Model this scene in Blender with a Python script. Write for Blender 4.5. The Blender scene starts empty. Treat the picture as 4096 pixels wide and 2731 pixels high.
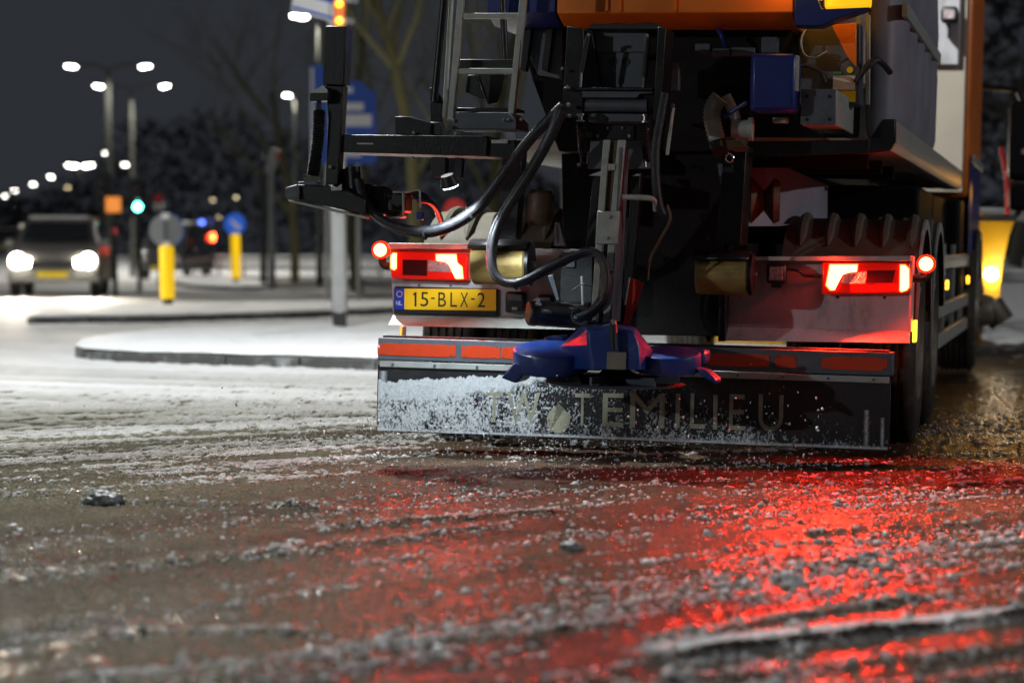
import bpy, bmesh, math, random
import numpy as np
from math import sin, cos, pi, radians, sqrt, atan2, exp
from mathutils import Vector, Matrix

SC = bpy.context.scene
COL = SC.collection
RND = random.Random(11)

# ------------------------------------------------------------------ camera, sky, exposure
CAM_H = 0.98            # photographer crouching
FPX = 9671.0            # 85 mm lens expressed in pixels of the 4096 px wide photograph
PITCH = math.atan((1365.5 - 1015.0) / FPX)
cam_data = bpy.data.cameras.new("camera")
cam_data.sensor_width = 36.0
cam_data.lens = 36.0 * FPX / 4096.0
cam_data.clip_end = 3000.0
cam_data.clip_start = 0.1
cam_data.dof.use_dof = True
cam_data.dof.focus_distance = 11.35
cam_data.dof.aperture_fstop = 1.9
cam_data.dof.aperture_blades = 9
cam = bpy.data.objects.new("camera", cam_data)
COL.objects.link(cam)
cam.location = (0, 0, CAM_H)
cam.rotation_euler = (pi / 2 - PITCH, 0, 0)
SC.camera = cam

world = bpy.data.worlds.new("World")
SC.world = world
world.use_nodes = True
wn = world.node_tree
bg = wn.nodes["Background"]
bg.inputs[0].default_value = (0.74, 0.82, 1.0, 1)     # even, overcast night sky glow of a town
bg.inputs[1].default_value = 0.034

SC.view_settings.view_transform = 'Standard'
SC.view_settings.look = 'None'
SC.view_settings.exposure = 0.0
SC.view_settings.gamma = 1.0
SC.cycles.use_denoising = True
SC.cycles.max_bounces = 4
SC.cycles.diffuse_bounces = 2
SC.cycles.glossy_bounces = 2
SC.cycles.transmission_bounces = 2
SC.cycles.use_adaptive_sampling = True
SC.cycles.adaptive_threshold = 0.025
SC.cycles.sample_clamp_indirect = 6.0
SC.cycles.caustics_reflective = False
SC.cycles.caustics_refractive = False

# ------------------------------------------------------------------ measuring helpers (photo pixel -> place in the world)
_fw = Vector((0, cos(PITCH), -sin(PITCH)))
_up = Vector((0, sin(PITCH), cos(PITCH)))
_rt = Vector((1, 0, 0))
_eye = Vector((0, 0, CAM_H))
def ray(px, py):
    return _fw + _rt * ((px - 2048) / FPX) - _up * ((py - 1365.5) / FPX)
def ground_at(px, py, z=0.0):
    d = ray(px, py)
    return _eye + d * ((z - CAM_H) / d.z)
def world_at(px, py, depth):
    d = ray(px, py)
    return _eye + d * (depth / d.y)
YAW, TILT = radians(-13.0), radians(1.2)
TRUCK_POS = Vector((0.5524, 11.5542, 1.1 * sin(TILT)))
TRUCK_ROT = Matrix.Rotation(YAW, 3, 'Z') @ Matrix.Rotation(TILT, 3, 'Y')
_ri = TRUCK_ROT.transposed()
_ce = _ri @ (_eye - TRUCK_POS)
def tp(px, py, ly):
    """truck-local point (x right, y forward, z up) on the cross plane y = ly"""
    d = _ri @ ray(px, py)
    return _ce + d * ((ly - _ce.y) / d.y)

# ------------------------------------------------------------------ materials
def _nt(name):
    m = bpy.data.materials.new(name); m.use_nodes = True
    nt = m.node_tree
    return m, nt, nt.nodes["Principled BSDF"], nt.nodes["Material Output"]
def mat(name, col, rough=0.5, metal=0.0, var=0.25, scale=9.0, bump=0.0, bscale=60.0, dirt=None, dirt_amt=0.0, coat=0.0, stretch=None):
    m, nt, b, out = _nt(name)
    tc = nt.nodes.new("ShaderNodeTexCoord")
    src = tc.outputs["Object"]
    if stretch:
        mp = nt.nodes.new("ShaderNodeMapping"); mp.inputs["Scale"].default_value = stretch
        nt.links.new(src, mp.inputs[0]); src = mp.outputs[0]
    n = nt.nodes.new("ShaderNodeTexNoise"); n.inputs["Scale"].default_value = scale; n.inputs["Detail"].default_value = 6
    nt.links.new(src, n.inputs["Vector"])
    mx = nt.nodes.new("ShaderNodeMix"); mx.data_type = 'RGBA'
    a = [max(0, c * (1 - var)) for c in col]; c2 = [min(1, c * (1 + var)) for c in col]
    mx.inputs[6].default_value = (*a, 1); mx.inputs[7].default_value = (*c2, 1)
    nt.links.new(n.outputs[0], mx.inputs[0])
    cout = mx.outputs[2]
    if dirt:
        n2 = nt.nodes.new("ShaderNodeTexNoise"); n2.inputs["Scale"].default_value = scale * 0.6; n2.inputs["Detail"].default_value = 9
        n2.inputs["Roughness"].default_value = 0.72
        nt.links.new(src, n2.inputs["Vector"])
        rp = nt.nodes.new("ShaderNodeMapRange"); rp.inputs[1].default_value = 0.50; rp.inputs[2].default_value = 0.72
        rp.inputs[4].default_value = dirt_amt
        nt.links.new(n2.outputs[0], rp.inputs[0])
        m2 = nt.nodes.new("ShaderNodeMix"); m2.data_type = 'RGBA'
        nt.links.new(rp.outputs[0], m2.inputs[0]); nt.links.new(cout, m2.inputs[6])
        m2.inputs[7].default_value = (*dirt, 1); cout = m2.outputs[2]
    nt.links.new(cout, b.inputs["Base Color"])
    mr = nt.nodes.new("ShaderNodeMapRange"); mr.inputs[3].default_value = max(0.03, rough * 0.75); mr.inputs[4].default_value = min(1, rough * 1.25)
    nt.links.new(n.outputs[0], mr.inputs[0]); nt.links.new(mr.outputs[0], b.inputs["Roughness"])
    b.inputs["Metallic"].default_value = metal
    if coat: b.inputs["Coat Weight"].default_value = coat; b.inputs["Coat Roughness"].default_value = 0.15
    if bump:
        nb = nt.nodes.new("ShaderNodeTexNoise"); nb.inputs["Scale"].default_value = bscale; nb.inputs["Detail"].default_value = 4
        nt.links.new(src, nb.inputs["Vector"])
        bp = nt.nodes.new("ShaderNodeBump"); bp.inputs["Strength"].default_value = bump; bp.inputs["Distance"].default_value = 0.01
        nt.links.new(nb.outputs[0], bp.inputs["Height"]); nt.links.new(bp.outputs[0], b.inputs["Normal"])
    return m
def emit(name, col, strength):
    m, nt, b, out = _nt(name)
    b.inputs["Base Color"].default_value = (*[min(1, c) * 0.6 for c in col], 1)
    b.inputs["Roughness"].default_value = 0.25
    b.inputs["Emission Color"].default_value = (*col, 1)
    b.inputs["Emission Strength"].default_value = strength
    return m
def glassy(name, col, rough=0.08):
    m, nt, b, out = _nt(name)
    b.inputs["Base Color"].default_value = (*col, 1); b.inputs["Roughness"].default_value = rough
    b.inputs["Coat Weight"].default_value = 0.6
    return m

def snowy(name, col, rough, metal, var, scale, bump, bscale):
    """snow lets light through: part diffuse reflection, part diffuse transmission"""
    m = mat(name, col, rough, metal, var, scale, bump, bscale); nt = m.node_tree
    b = nt.nodes["Principled BSDF"]; out = nt.nodes["Material Output"]
    t = nt.nodes.new("ShaderNodeBsdfTranslucent"); t.inputs[0].default_value = (*col, 1)
    mx = nt.nodes.new("ShaderNodeMixShader"); mx.inputs[0].default_value = 0.45
    nt.links.new(b.outputs[0], mx.inputs[1]); nt.links.new(t.outputs[0], mx.inputs[2]); nt.links.new(mx.outputs[0], out.inputs[0])
    return m
def frost(name):
    m, nt, b, out = _nt(name)
    at = nt.nodes.new("ShaderNodeAttribute"); at.attribute_name = "cover"
    r = nt.nodes.new("ShaderNodeMix"); r.data_type = 'RGBA'; r.inputs[6].default_value = (0.022, 0.026, 0.030, 1); r.inputs[7].default_value = (0.70, 0.74, 0.76, 1)
    nt.links.new(at.outputs["Fac"], r.inputs[0]); nt.links.new(r.outputs[2], b.inputs["Base Color"]); b.inputs["Roughness"].default_value = 0.6
    return m
M = {}
M['black_steel'] = mat('black_painted_steel', (0.006, 0.0065, 0.0075), 0.36, 0.0, 0.4, 14, 0.15, 120, (0.05, 0.048, 0.045), 0.14)
M['black_steel'].node_tree.nodes['Principled BSDF'].inputs['Specular IOR Level'].default_value = 0.4
M['grey_steel'] = mat('dark_grey_steel', (0.085, 0.098, 0.118), 0.48, 0.0, 0.25, 12, 0.15, 140, (0.16, 0.16, 0.16), 0.35)
M['chassis'] = mat('chassis_dark', (0.010, 0.009, 0.009), 0.65, 0.0, 0.4, 9, 0.2, 60, (0.025, 0.020, 0.016), 0.5)
M['chassis'].node_tree.nodes['Principled BSDF'].inputs['Specular IOR Level'].default_value = 0.12
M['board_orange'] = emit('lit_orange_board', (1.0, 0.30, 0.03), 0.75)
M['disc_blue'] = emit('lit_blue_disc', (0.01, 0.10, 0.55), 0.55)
M['alu'] = mat('aluminium_worn', (0.40, 0.42, 0.38), 0.42, 0.15, 0.25, 18, 0.1, 160, (0.16, 0.14, 0.11), 0.5)
M['chrome'] = mat('steel_bright', (0.55, 0.56, 0.58), 0.25, 0.9, 0.15, 20)
M['bolt'] = mat('zinc_bolt', (0.22, 0.22, 0.21), 0.5, 0.4, 0.3, 30)
M['white_paint'] = mat('white_grey_paint', (0.44, 0.45, 0.47), 0.42, 0.0, 0.14, 6, 0.05, 90, (0.17, 0.145, 0.12), 0.8, stretch=(2.2, 2.2, 0.7))
M['cream_paint'] = mat('cream_paint', (0.36, 0.32, 0.26), 0.5, 0.0, 0.14, 3, 0.05, 60, (0.16, 0.12, 0.08), 0.5)
M['orange_paint'] = mat('orange_paint', (0.80, 0.19, 0.008), 0.38, 0.0, 0.18, 4, 0.04, 60, (0.20, 0.07, 0.02), 0.4, coat=0.2)
M['blue_paint'] = mat('blue_paint', (0.004, 0.018, 0.17), 0.42, 0.0, 0.2, 6, 0.05, 80, (0.015, 0.025, 0.10), 0.4, coat=0.05)
M['blue_cover'] = mat('blue_plastic_cover', (0.008, 0.040, 0.22), 0.36, 0.0, 0.25, 9, 0.08, 70, (0.20, 0.23, 0.30), 0.45, coat=0.1)
M['rubber'] = mat('black_rubber', (0.014, 0.014, 0.015), 0.52, 0.0, 0.3, 20, 0.25, 90)
M['flap'] = mat('rubber_mud_flap', (0.010, 0.012, 0.014), 0.5, 0.0, 0.35, 8, 0.15, 50, (0.035, 0.038, 0.042), 0.4)
M['hose'] = mat('hydraulic_hose_rubber', (0.020, 0.020, 0.023), 0.32, 0.0, 0.5, 40, 0.35, 220, (0.10, 0.10, 0.11), 0.3)
M['tyre'] = mat('tyre_rubber', (0.030, 0.024, 0.018), 0.60, 0.0, 0.4, 10, 0.3, 80, (0.16, 0.115, 0.065), 0.75)
M['rim'] = mat('wheel_rim', (0.34, 0.30, 0.24), 0.45, 0.4, 0.3, 10, 0.1, 60, (0.12, 0.09, 0.05), 0.7)
M['guard'] = mat('mudguard_plastic', (0.10, 0.092, 0.062), 0.75, 0.0, 0.25, 7, 0.15, 60, (0.17, 0.155, 0.10), 0.55)
M['roller'] = mat('roller_worn_yellow', (0.36, 0.25, 0.075), 0.42, 0.25, 0.35, 7, 0.2, 90, (0.05, 0.035, 0.02), 0.75, stretch=(1, 3, 3))
M['rust'] = mat('rusty_bellows', (0.085, 0.055, 0.028), 0.55, 0.1, 0.4, 12, 0.2, 70)
M['amber_bar'] = emit('amber_light_bar', (1.0, 0.55, 0.012), 0.9)
M['warning_red'] = mat('warning_red', (0.50, 0.012, 0.006), 0.45, 0, 0.1, 10)
M['plate_yellow'] = mat('plate_yellow', (0.95, 0.68, 0.01), 0.35, 0.0, 0.08, 10)
M['plate_blue'] = mat('plate_blue', (0.01, 0.05, 0.50), 0.35, 0, 0.05, 10)
M['plate_black'] = mat('plate_black', (0.012, 0.012, 0.014), 0.4, 0, 0.2, 20)
M['print_white'] = mat('print_white', (0.72, 0.72, 0.72), 0.5, 0, 0.1, 20)
M['letters'] = mat('faded_letters', (0.34, 0.335, 0.24), 0.55, 0, 0.3, 16, 0.1, 60, (0.10, 0.10, 0.08), 0.8)
M['red_reflector'] = mat('red_reflective_sheet', (0.58, 0.050, 0.012), 0.35, 0, 0.12, 30, 0.05, 200, (0.16, 0.09, 0.06), 0.25)
M['white_trim'] = mat('grey_white_trim', (0.36, 0.38, 0.36), 0.5, 0, 0.2, 10, 0.1, 80, (0.16, 0.14, 0.12), 0.6)
M['red_plastic'] = glassy('red_lens', (0.22, 0.004, 0.004))
M['dark_lens'] = glassy('dark_lens', (0.05, 0.006, 0.006))
M['clear_lens'] = mat('clear_lens_facets', (0.45, 0.38, 0.38), 0.15, 0.6, 0.6, 90, 0.8, 150)
M['tail_on'] = emit('tail_light_lit', (1.0, 0.055, 0.012), 42.0)
M['tail_glow'] = emit('tail_light_lens_glow', (1.0, 0.01, 0.003), 0.22)
M['edge_glow'] = emit('tail_light_edge', (1.0, 0.10, 0.012), 5.0)
M['rim_glow'] = emit('marker_rim_glow', (1.0, 0.02, 0.004), 2.0)
M['reflector_glow'] = emit('plough_reflector_glow', (1.0, 0.88, 0.6), 18.0)
M['tail_core'] = emit('tail_light_core', (1.0, 0.085, 0.035), 26.0)
M['amber_on'] = emit('amber_lit', (1.0, 0.42, 0.02), 14.0)
M['amber_glow'] = emit('amber_lens_glow', (1.0, 0.45, 0.01), 1.6)
M['amber_dim'] = emit('amber_marker', (1.0, 0.42, 0.02), 5.0)
M['tank'] = mat('brine_tank_plastic', (0.24, 0.24, 0.28), 0.5, 0, 0.25, 4, 0.1, 40, (0.10, 0.10, 0.11), 0.5)
M['snow_thin'] = mat('frozen_snow', (0.70, 0.72, 0.74), 0.6, 0, 0.12, 30, 0.5, 140)
M['frost'] = frost('frost_on_rubber')
M['snow'] = mat('snow', (0.72, 0.74, 0.76), 0.6, 0, 0.08, 6, 0.35, 30, (0.45, 0.44, 0.42), 0.6)
M['crumb'] = snowy('slush_crumb', (0.70, 0.70, 0.70), 0.35, 0, 0.35, 30, 0.3, 200)
M['kerb'] = mat('kerb_concrete_wet', (0.055, 0.055, 0.052), 0.6, 0, 0.4, 8, 0.3, 40, (0.5, 0.51, 0.52), 0.55)
M['asphalt'] = mat('wet_asphalt', (0.050, 0.046, 0.042), 0.38, 0, 0.4, 1.5, 0.4, 60, (0.20, 0.19, 0.18), 0.5)
M['pole_grey'] = mat('galvanised_pole', (0.36, 0.37, 0.36), 0.5, 0.2, 0.2, 5, 0.05, 50)
M['lamp_pole'] = mat('lamp_pole', (0.055, 0.058, 0.048), 0.55, 0.2, 0.2, 5)
M['sign_blue'] = mat('sign_blue', (0.012, 0.075, 0.42), 0.4, 0, 0.1, 6)
M['sign_white'] = mat('sign_white', (0.70, 0.70, 0.70), 0.4, 0, 0.06, 6)
M['sign_grey'] = mat('sign_back_grey', (0.22, 0.24, 0.24), 0.5, 0.3, 0.12, 6)
M['yellow'] = mat('bollard_yellow', (0.80, 0.50, 0.004), 0.45, 0, 0.10, 6)
for _n in M['yellow'].node_tree.nodes:
    if _n.type == 'BSDF_PRINCIPLED': _n.inputs['Emission Color'].default_value = (1.0, 0.60, 0.0, 1); _n.inputs['Emission Strength'].default_value = 0.55   # bollards are lit from inside
M['sign_orange'] = mat('sign_orange', (0.80, 0.20, 0.02), 0.4, 0, 0.1, 6)
M['sign_red'] = mat('sign_red', (0.55, 0.03, 0.03), 0.4, 0, 0.1, 6)
M['lamp_on'] = emit('street_lamp_lit', (1.0, 0.97, 0.88), 34.0)
M['lamp_far'] = emit('far_lamp_lit', (1.0, 0.93, 0.78), 26.0)
M['lamp_warm'] = emit('far_warm_lamp_lit', (1.0, 0.80, 0.45), 10.0)
M['green_on'] = emit('green_signal_lit', (0.10, 1.0, 0.70), 26.0)
M['head_on'] = emit('headlight_lit', (1.0, 0.90, 0.72), 120.0)
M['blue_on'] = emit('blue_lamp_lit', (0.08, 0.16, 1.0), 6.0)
M['bark'] = mat('mossy_bark', (0.085, 0.078, 0.03), 0.8, 0, 0.45, 3, 0.4, 12)
M['bark_dark'] = mat('dark_bark', (0.045, 0.042, 0.032), 0.85, 0, 0.4, 3)
M['twigs'] = mat('winter_twigs', (0.13, 0.12, 0.06), 0.85, 0, 0.4, 0.7)
M['wood_mass'] = mat('far_wood_twigs', (0.035, 0.033, 0.030), 0.9, 0, 0.4, 0.2)
M['car_silver'] = mat('car_paint_grey', (0.30, 0.285, 0.27), 0.3, 0.4, 0.1, 4, coat=0.4)
M['car_dark'] = mat('car_paint_dark', (0.02, 0.02, 0.024), 0.3, 0.2, 0.1, 4, coat=0.4)
M['glass'] = glassy('car_glass', (0.015, 0.017, 0.018), 0.05)
M['plow_yellow'] = mat('plow_yellow', (0.88, 0.48, 0.012), 0.5, 0, 0.2, 4, 0.1, 30, (0.5, 0.3, 0.1), 0.4)
M['marker_red'] = mat('marker_red', (0.75, 0.02, 0.02), 0.4, 0, 0.1, 5)
M['ice'] = mat('dirty_ice', (0.16, 0.18, 0.18), 0.5, 0, 0.6, 22, 0.8, 50, (0.55, 0.56, 0.56), 0.9)
M['work_on'] = emit('work_light_lit', (0.86, 0.95, 1.0), 25.0)

# ------------------------------------------------------------------ mesh helpers
class MB:
    def __init__(s): s.v = []; s.f = []
    def add(s, vs, fs):
        o = len(s.v); s.v += [tuple(p) for p in vs]; s.f += [tuple(i + o for i in f) for f in fs]
        return s
    def box(s, lo, hi, mtx=None):
        x0, y0, z0 = lo; x1, y1, z1 = hi
        vs = [Vector(p) for p in ((x0,y0,z0),(x1,y0,z0),(x1,y1,z0),(x0,y1,z0),(x0,y0,z1),(x1,y0,z1),(x1,y1,z1),(x0,y1,z1))]
        if mtx: vs = [mtx @ p for p in vs]
        return s.add(vs, [(0,3,2,1),(4,5,6,7),(0,1,5,4),(1,2,6,5),(2,3,7,6),(3,0,4,7)])
    def prism(s, pts, off):
        n = len(pts); off = Vector(off); vs = [Vector(p) for p in pts] + [Vector(p) + off for p in pts]
        fs = [tuple(range(n)), tuple(range(2 * n - 1, n - 1, -1))] + [(i, i + n, (i + 1) % n + n, (i + 1) % n) for i in range(n)]
        return s.add(vs, fs)
    def tube(s, path, r, n=10, cap=True):
        path = [Vector(p) for p in path]; k = len(path)
        rr = r if isinstance(r, (list, tuple)) else [r] * k
        t = (path[1] - path[0]).normalized()
        u = t.orthogonal().normalized(); vs = []
        for i, p in enumerate(path):
            t2 = (path[min(i + 1, k - 1)] - path[max(i - 1, 0)]).normalized()
            u = (u - t2 * u.dot(t2)).normalized(); w = t2.cross(u)
            for j in range(n):
                a = 2 * pi * j / n
                vs.append(p + (u * cos(a) + w * sin(a)) * rr[i])
        fs = [(i * n + j, i * n + (j + 1) % n, (i + 1) * n + (j + 1) % n, (i + 1) * n + j) for i in range(k - 1) for j in range(n)]
        if cap: fs += [tuple(range(n - 1, -1, -1)), tuple((k - 1) * n + j for j in range(n))]
        return s.add(vs, fs)
    def lathe(s, prof, org, axis, n=24, a0=0.0, a1=2 * pi):
        org = Vector(org); ax = Vector(axis).normalized()
        u = Vector((0, 0, 1)) if abs(ax.z) < 0.9 else Vector((1, 0, 0))
        u = (u - ax * u.dot(ax)).normalized(); w = ax.cross(u)
        full = abs(a1 - a0 - 2 * pi) < 1e-6; m = n if full else n + 1
        vs = []
        for r, h in prof:
            for j in range(m):
                a = a0 + (a1 - a0) * j / n
                vs.append(org + ax * h + (u * cos(a) + w * sin(a)) * r)
        fs = []
        for i in range(len(prof) - 1):
            for j in range(n if full else n):
                j2 = (j + 1) % m
                if not full and j + 1 >= m: continue
                fs.append((i * m + j, i * m + j2, (i + 1) * m + j2, (i + 1) * m + j))
        return s.add(vs, fs)
    def cyl(s, a, b, r, n=16):
        return s.tube([a, b], r, n)
    def build(s, name, m, parent=None, bevel=0.0, smooth=True, ang=35, seg=2):
        me = bpy.data.meshes.new(name); me.from_pydata(s.v, [], s.f)
        bm = bmesh.new(); bm.from_mesh(me); bmesh.ops.recalc_face_normals(bm, faces=bm.faces); bm.to_mesh(me); bm.free()
        me.materials.append(M[m] if isinstance(m, str) else m)
        if smooth:
            me.polygons.foreach_set("use_smooth", [True] * len(me.polygons))
            me.set_sharp_from_angle(angle=radians(ang))
        o = bpy.data.objects.new(name, me); COL.objects.link(o)
        if parent: o.parent = parent
        if bevel:
            md = o.modifiers.new("bevel", 'BEVEL'); md.width = bevel; md.segments = seg; md.limit_method = 'ANGLE'; md.angle_limit = radians(40)
        return o
def smoothpath(pts, sub=6):
    P = [Vector(p) for p in pts]; out = []
    for i in range(len(P) - 1):
        p0 = P[max(i - 1, 0)]; p1 = P[i]; p2 = P[i + 1]; p3 = P[min(i + 2, len(P) - 1)]
        for k in range(sub):
            t = k / sub
            out.append(0.5 * ((2 * p1) + (p2 - p0) * t + (2 * p0 - 5 * p1 + 4 * p2 - p3) * t * t + (3 * p1 - p0 - 3 * p2 + p3) * t ** 3))
    out.append(P[-1]); return out
def empty(name, loc=(0, 0, 0), rz=0.0, label=None, cat=None, group=None):
    o = bpy.data.objects.new(name, None); COL.objects.link(o); o.location = loc; o.rotation_euler = (0, 0, rz)
    o.empty_display_size = 0.3
    if label: tag(o, label, cat, group)
    return o
def tag(o, label=None, cat=None, group=None, kind=None):
    if label: o["label"] = label
    if cat: o["category"] = cat
    if group: o["group"] = group
    if kind: o["kind"] = kind
    return o
def light(name, kind, loc, energy, col, parent=None, **kw):
    d = bpy.data.lights.new(name, kind); d.energy = energy; d.color = col
    tgt = kw.pop('target', None)
    for k, v in kw.items(): setattr(d, k, v)
    o = bpy.data.objects.new(name, d); COL.objects.link(o); o.location = loc
    if parent: o.parent = parent
    if tgt is not None:
        o.rotation_mode = 'QUATERNION'; o.rotation_quaternion = (Vector(tgt) - Vector(loc)).to_track_quat('-Z', 'Y')
    return o
def text_mesh(ch):
    cu = bpy.data.curves.new("t", 'FONT'); cu.body = ch; cu.size = 1.0; cu.resolution_u = 4
    ob = bpy.data.objects.new("t", cu); COL.objects.link(ob)
    dg = bpy.context.evaluated_depsgraph_get(); dg.update()
    me = bpy.data.meshes.new_from_object(ob.evaluated_get(dg)); bpy.data.objects.remove(ob)
    vs = [v.co.copy() for v in me.vertices]; fs = [tuple(p.vertices) for p in me.polygons]
    bpy.data.meshes.remove(me); return vs, fs
def glyph(mb, ch, lo, hi, y, slab=0.0015):
    """one letter filling the x/z box lo..hi on the plane y, facing -y"""
    vs, fs = text_mesh(ch)
    xs = [v.x for v in vs]; ys = [v.y for v in vs]
    ax, bx, ay, by = min(xs), max(xs), min(ys), max(ys)
    out = [(lo[0] + (v.x - ax) / (bx - ax) * (hi[0] - lo[0]), y, lo[1] + (v.y - ay) / max(1e-6, by - ay) * (hi[1] - lo[1])) for v in vs]
    n = len(out)
    mb.add(out, fs)

# ------------------------------------------------------------------ noise for terrain
_tab = np.random.RandomState(5).rand(512, 512)
def vnoise(x, y, sd=0):
    x = np.asarray(x, float) + sd * 17.31; y = np.asarray(y, float) + sd * 7.77
    xi = np.floor(x).astype(int); yi = np.floor(y).astype(int); fx = x - xi; fy = y - yi
    fx = fx * fx * (3 - 2 * fx); fy = fy * fy * (3 - 2 * fy)
    a = _tab[xi & 511, yi & 511]; b = _tab[(xi + 1) & 511, yi & 511]; c = _tab[xi & 511, (yi + 1) & 511]; d = _tab[(xi + 1) & 511, (yi + 1) & 511]
    return (a * (1 - fx) + b * fx) * (1 - fy) + (c * (1 - fx) + d * fx) * fy
def fbm(x, y, o=4, sd=0, g=0.5):
    s = 0; a = 1; t = 0
    for k in range(o):
        s = s + a * vnoise(x * 2 ** k, y * 2 ** k, sd + k); t += a; a *= g
    return s / t
def sstep(a, b, x):
    t = np.clip((x - a) / (b - a), 0, 1); return t * t * (3 - 2 * t)
# ================================================================== GROUND
C1 = (9.1, -2.0); C2 = (1.5, 27.5)
def tracks(X, Y):
    w = sstep(12.5, 17.0, Y)
    a1 = np.hypot(X - C1[0], Y - C1[1]); t1 = np.arctan2(Y - C1[1], X - C1[0]) * 14
    a2 = np.hypot(X - C2[0], Y - C2[1]) + 40; t2 = np.arctan2(Y - C2[1], X - C2[0]) * 8
    return a1, t1, a2, t2, w
def streak(X, Y, fa, fl, o=4, sd=0):
    a1, t1, a2, t2, w = tracks(X, Y)
    return fbm(a1 * fa, t1 * fl, o, sd) * (1 - w) + fbm(a2 * fa, t2 * fl, o, sd + 9) * w
RUTS = []   # (A, B, height, width, snow)
for (pa, pb, hh, ww, sn) in [
    ((2650, 2650), (4400, 2440), 0.034, 0.030, 1.6),      # the ridge in the lower corner
    ((2600, 2560), (3750, 2370), 0.016, 0.026, 1.0),
    ((-200, 2350), (950, 2235), 0.016, 0.022, 0.35),
    ((950, 2240), (2050, 2110), 0.014, 0.022, 0.45),
    ((1200, 2120), (2300, 2050), 0.014, 0.03, 0.6),
    ((300, 2000), (1500, 2055), 0.020, 0.05, 0.25),
    ((-100, 1995), (500, 1985), 0.022, 0.06, 0.4),
    ((1500, 1830), (500, 1960), 0.012, 0.05, 0.45),
    ((3150, 2265), (3720, 2245), 0.014, 0.02, 0.75),
    ((2150, 2150), (2420, 2120), 0.012, 0.03, 0.8),
    ((-100, 2560), (1300, 2520), 0.010, 0.03, 0.7),
    ((200, 2720), (2600, 2480), 0.010, 0.03, 0.75),
    ((2450, 2760), (4200, 2590), 0.012, 0.03, 0.35),
    ((3000, 2780), (4200, 2690), 0.012, 0.03, 0.5),
]:
    RUTS.append((ground_at(*pa), ground_at(*pb), hh, ww, sn))
def ground_fields(X, Y):
    n1 = streak(X, Y, 5.0, 0.35, 4, 1)
    n2 = streak(X, Y, 16.0, 1.6, 4, 3)
    n3 = fbm(X * 30, Y * 30, 3, 5)
    n4 = vnoise(X * 52, Y * 52, 6)
    band = streak(X, Y, 1.6, 0.12, 3, 51)
    left = 1 - sstep(0.4, 2.4, X - 0.10 * (Y - 11))
    cov = 0.02 + 0.10 * sstep(8.5, 11, Y) + 0.25 * sstep(0.6, -1.5, X) * sstep(9, 12, Y)
    cov = cov + (0.80 - cov) * sstep(11.5, 20.0, Y - 0.10 * X) * left + 0.16 * sstep(18, 22, Y) * left
    cov = cov + (0.62 - cov) * sstep(22, 30, Y) * (1 - left)
    cov = cov - 0.18 * sstep(0.3, 1.1, X) * sstep(7.4, 6.2, Y)
    nn = 0.30 * n1 + 0.40 * n2 + 0.30 * n3
    S = sstep(-0.03, 0.09, nn - (0.70 - 0.50 * cov))
    H = 0.032 * (n1 - 0.5) + 0.014 * (n2 - 0.5) + 0.012 * (n3 - 0.5) + 0.005 * (n4 - 0.5) + 0.010 * S * (0.4 + n3)
    for A, B, hh, ww, sn in RUTS:
        d = (B - A); L = sqrt(d.x ** 2 + d.y ** 2); ux, uy = d.x / L, d.y / L
        al = (X - A.x) * ux + (Y - A.y) * uy; ac = -(X - A.x) * uy + (Y - A.y) * ux
        m = (np.abs(ac) < 0.5) & (al > -0.2) & (al < L + 0.2)
        if not m.any(): continue
        big_ = sn > 1.2
        alm = al[m]; acm = ac[m] + 0.05 * (fbm(alm * 3.0, alm * 0 + hh * 900, 3, 7) - 0.5) * 1.0
        fade = sstep(-0.1, 0.15, alm) * (1 - sstep(L - 0.15, L + 0.1, alm))
        br = (0.7 + 0.5 * fbm(alm * 2.5, alm * 0 + 3.3, 2, 8)) if big_ else 0.45 + 0.9 * fbm(alm * 9, alm * 0 + 3.3, 3, 8)
        g = np.where(acm > 0, np.exp(-(acm / (ww * (5.5 if big_ else 2.2))) ** 2), np.exp(-(acm / (ww * 0.7)) ** 2)) * fade
        H[m] += hh * g * br
        if big_:
            S[m] = np.maximum(S[m], (sstep(-0.012, 0.006, acm) * (1 - sstep(0.10, 0.26, acm)) + 0.55 * sstep(-0.07, -0.03, acm) * (1 - sstep(-0.03, 0.0, acm))) * fade)
        else: S[m] = np.maximum(S[m], sn * np.exp(-((acm - ww * 0.7) / (ww * 0.9)) ** 2) * fade * (1.0 if big_ else (0.4 + 0.9 * n3[m] + 0.2)))
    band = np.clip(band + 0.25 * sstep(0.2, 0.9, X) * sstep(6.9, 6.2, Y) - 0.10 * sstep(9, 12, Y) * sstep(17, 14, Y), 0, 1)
    far = sstep(40, 80, np.hypot(X, Y)); H = H * (1 - far)
    clean = np.clip(0.15 + 0.85 * sstep(14.0, 24.0, Y - 0.15 * X) + 0.5 * (n1 - 0.5), 0, 1)
    for A, B, hh, ww, sn in RUTS[:1]:
        d = (B - A).normalized(); ac = -(X - A.x) * d.y + (Y - A.y) * d.x; clean = np.maximum(clean, 0.9 * np.exp(-(ac / 0.25) ** 2))
    return H, np.clip(S, 0, 1), band, clean
def axis_coords(lo, hi, step, g0, g1, lo_end, hi_end):
    mid = list(np.arange(lo, hi, step)); up = [mid[-1]]; s = step
    while up[-1] < hi_end: s *= g1; up.append(up[-1] + s)
    dn = [mid[0]]; s = step
    while dn[-1] > lo_end: s *= g0; dn.append(dn[-1] - s)
    return np.array(dn[:0:-1] + mid + up[1:])
gx = axis_coords(-2.1, 2.5, 0.0125, 1.032, 1.032, -900, 900)
gy = axis_coords(5.0, 10.5, 0.0125, 1.06, 1.018, -60, 1400)
GX, GY = np.meshgrid(gx, gy)
GH, GS, GB, GC = ground_fields(GX, GY)
ny, nx = GX.shape
me = bpy.data.meshes.new("road")
me.vertices.add(nx * ny)
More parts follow.
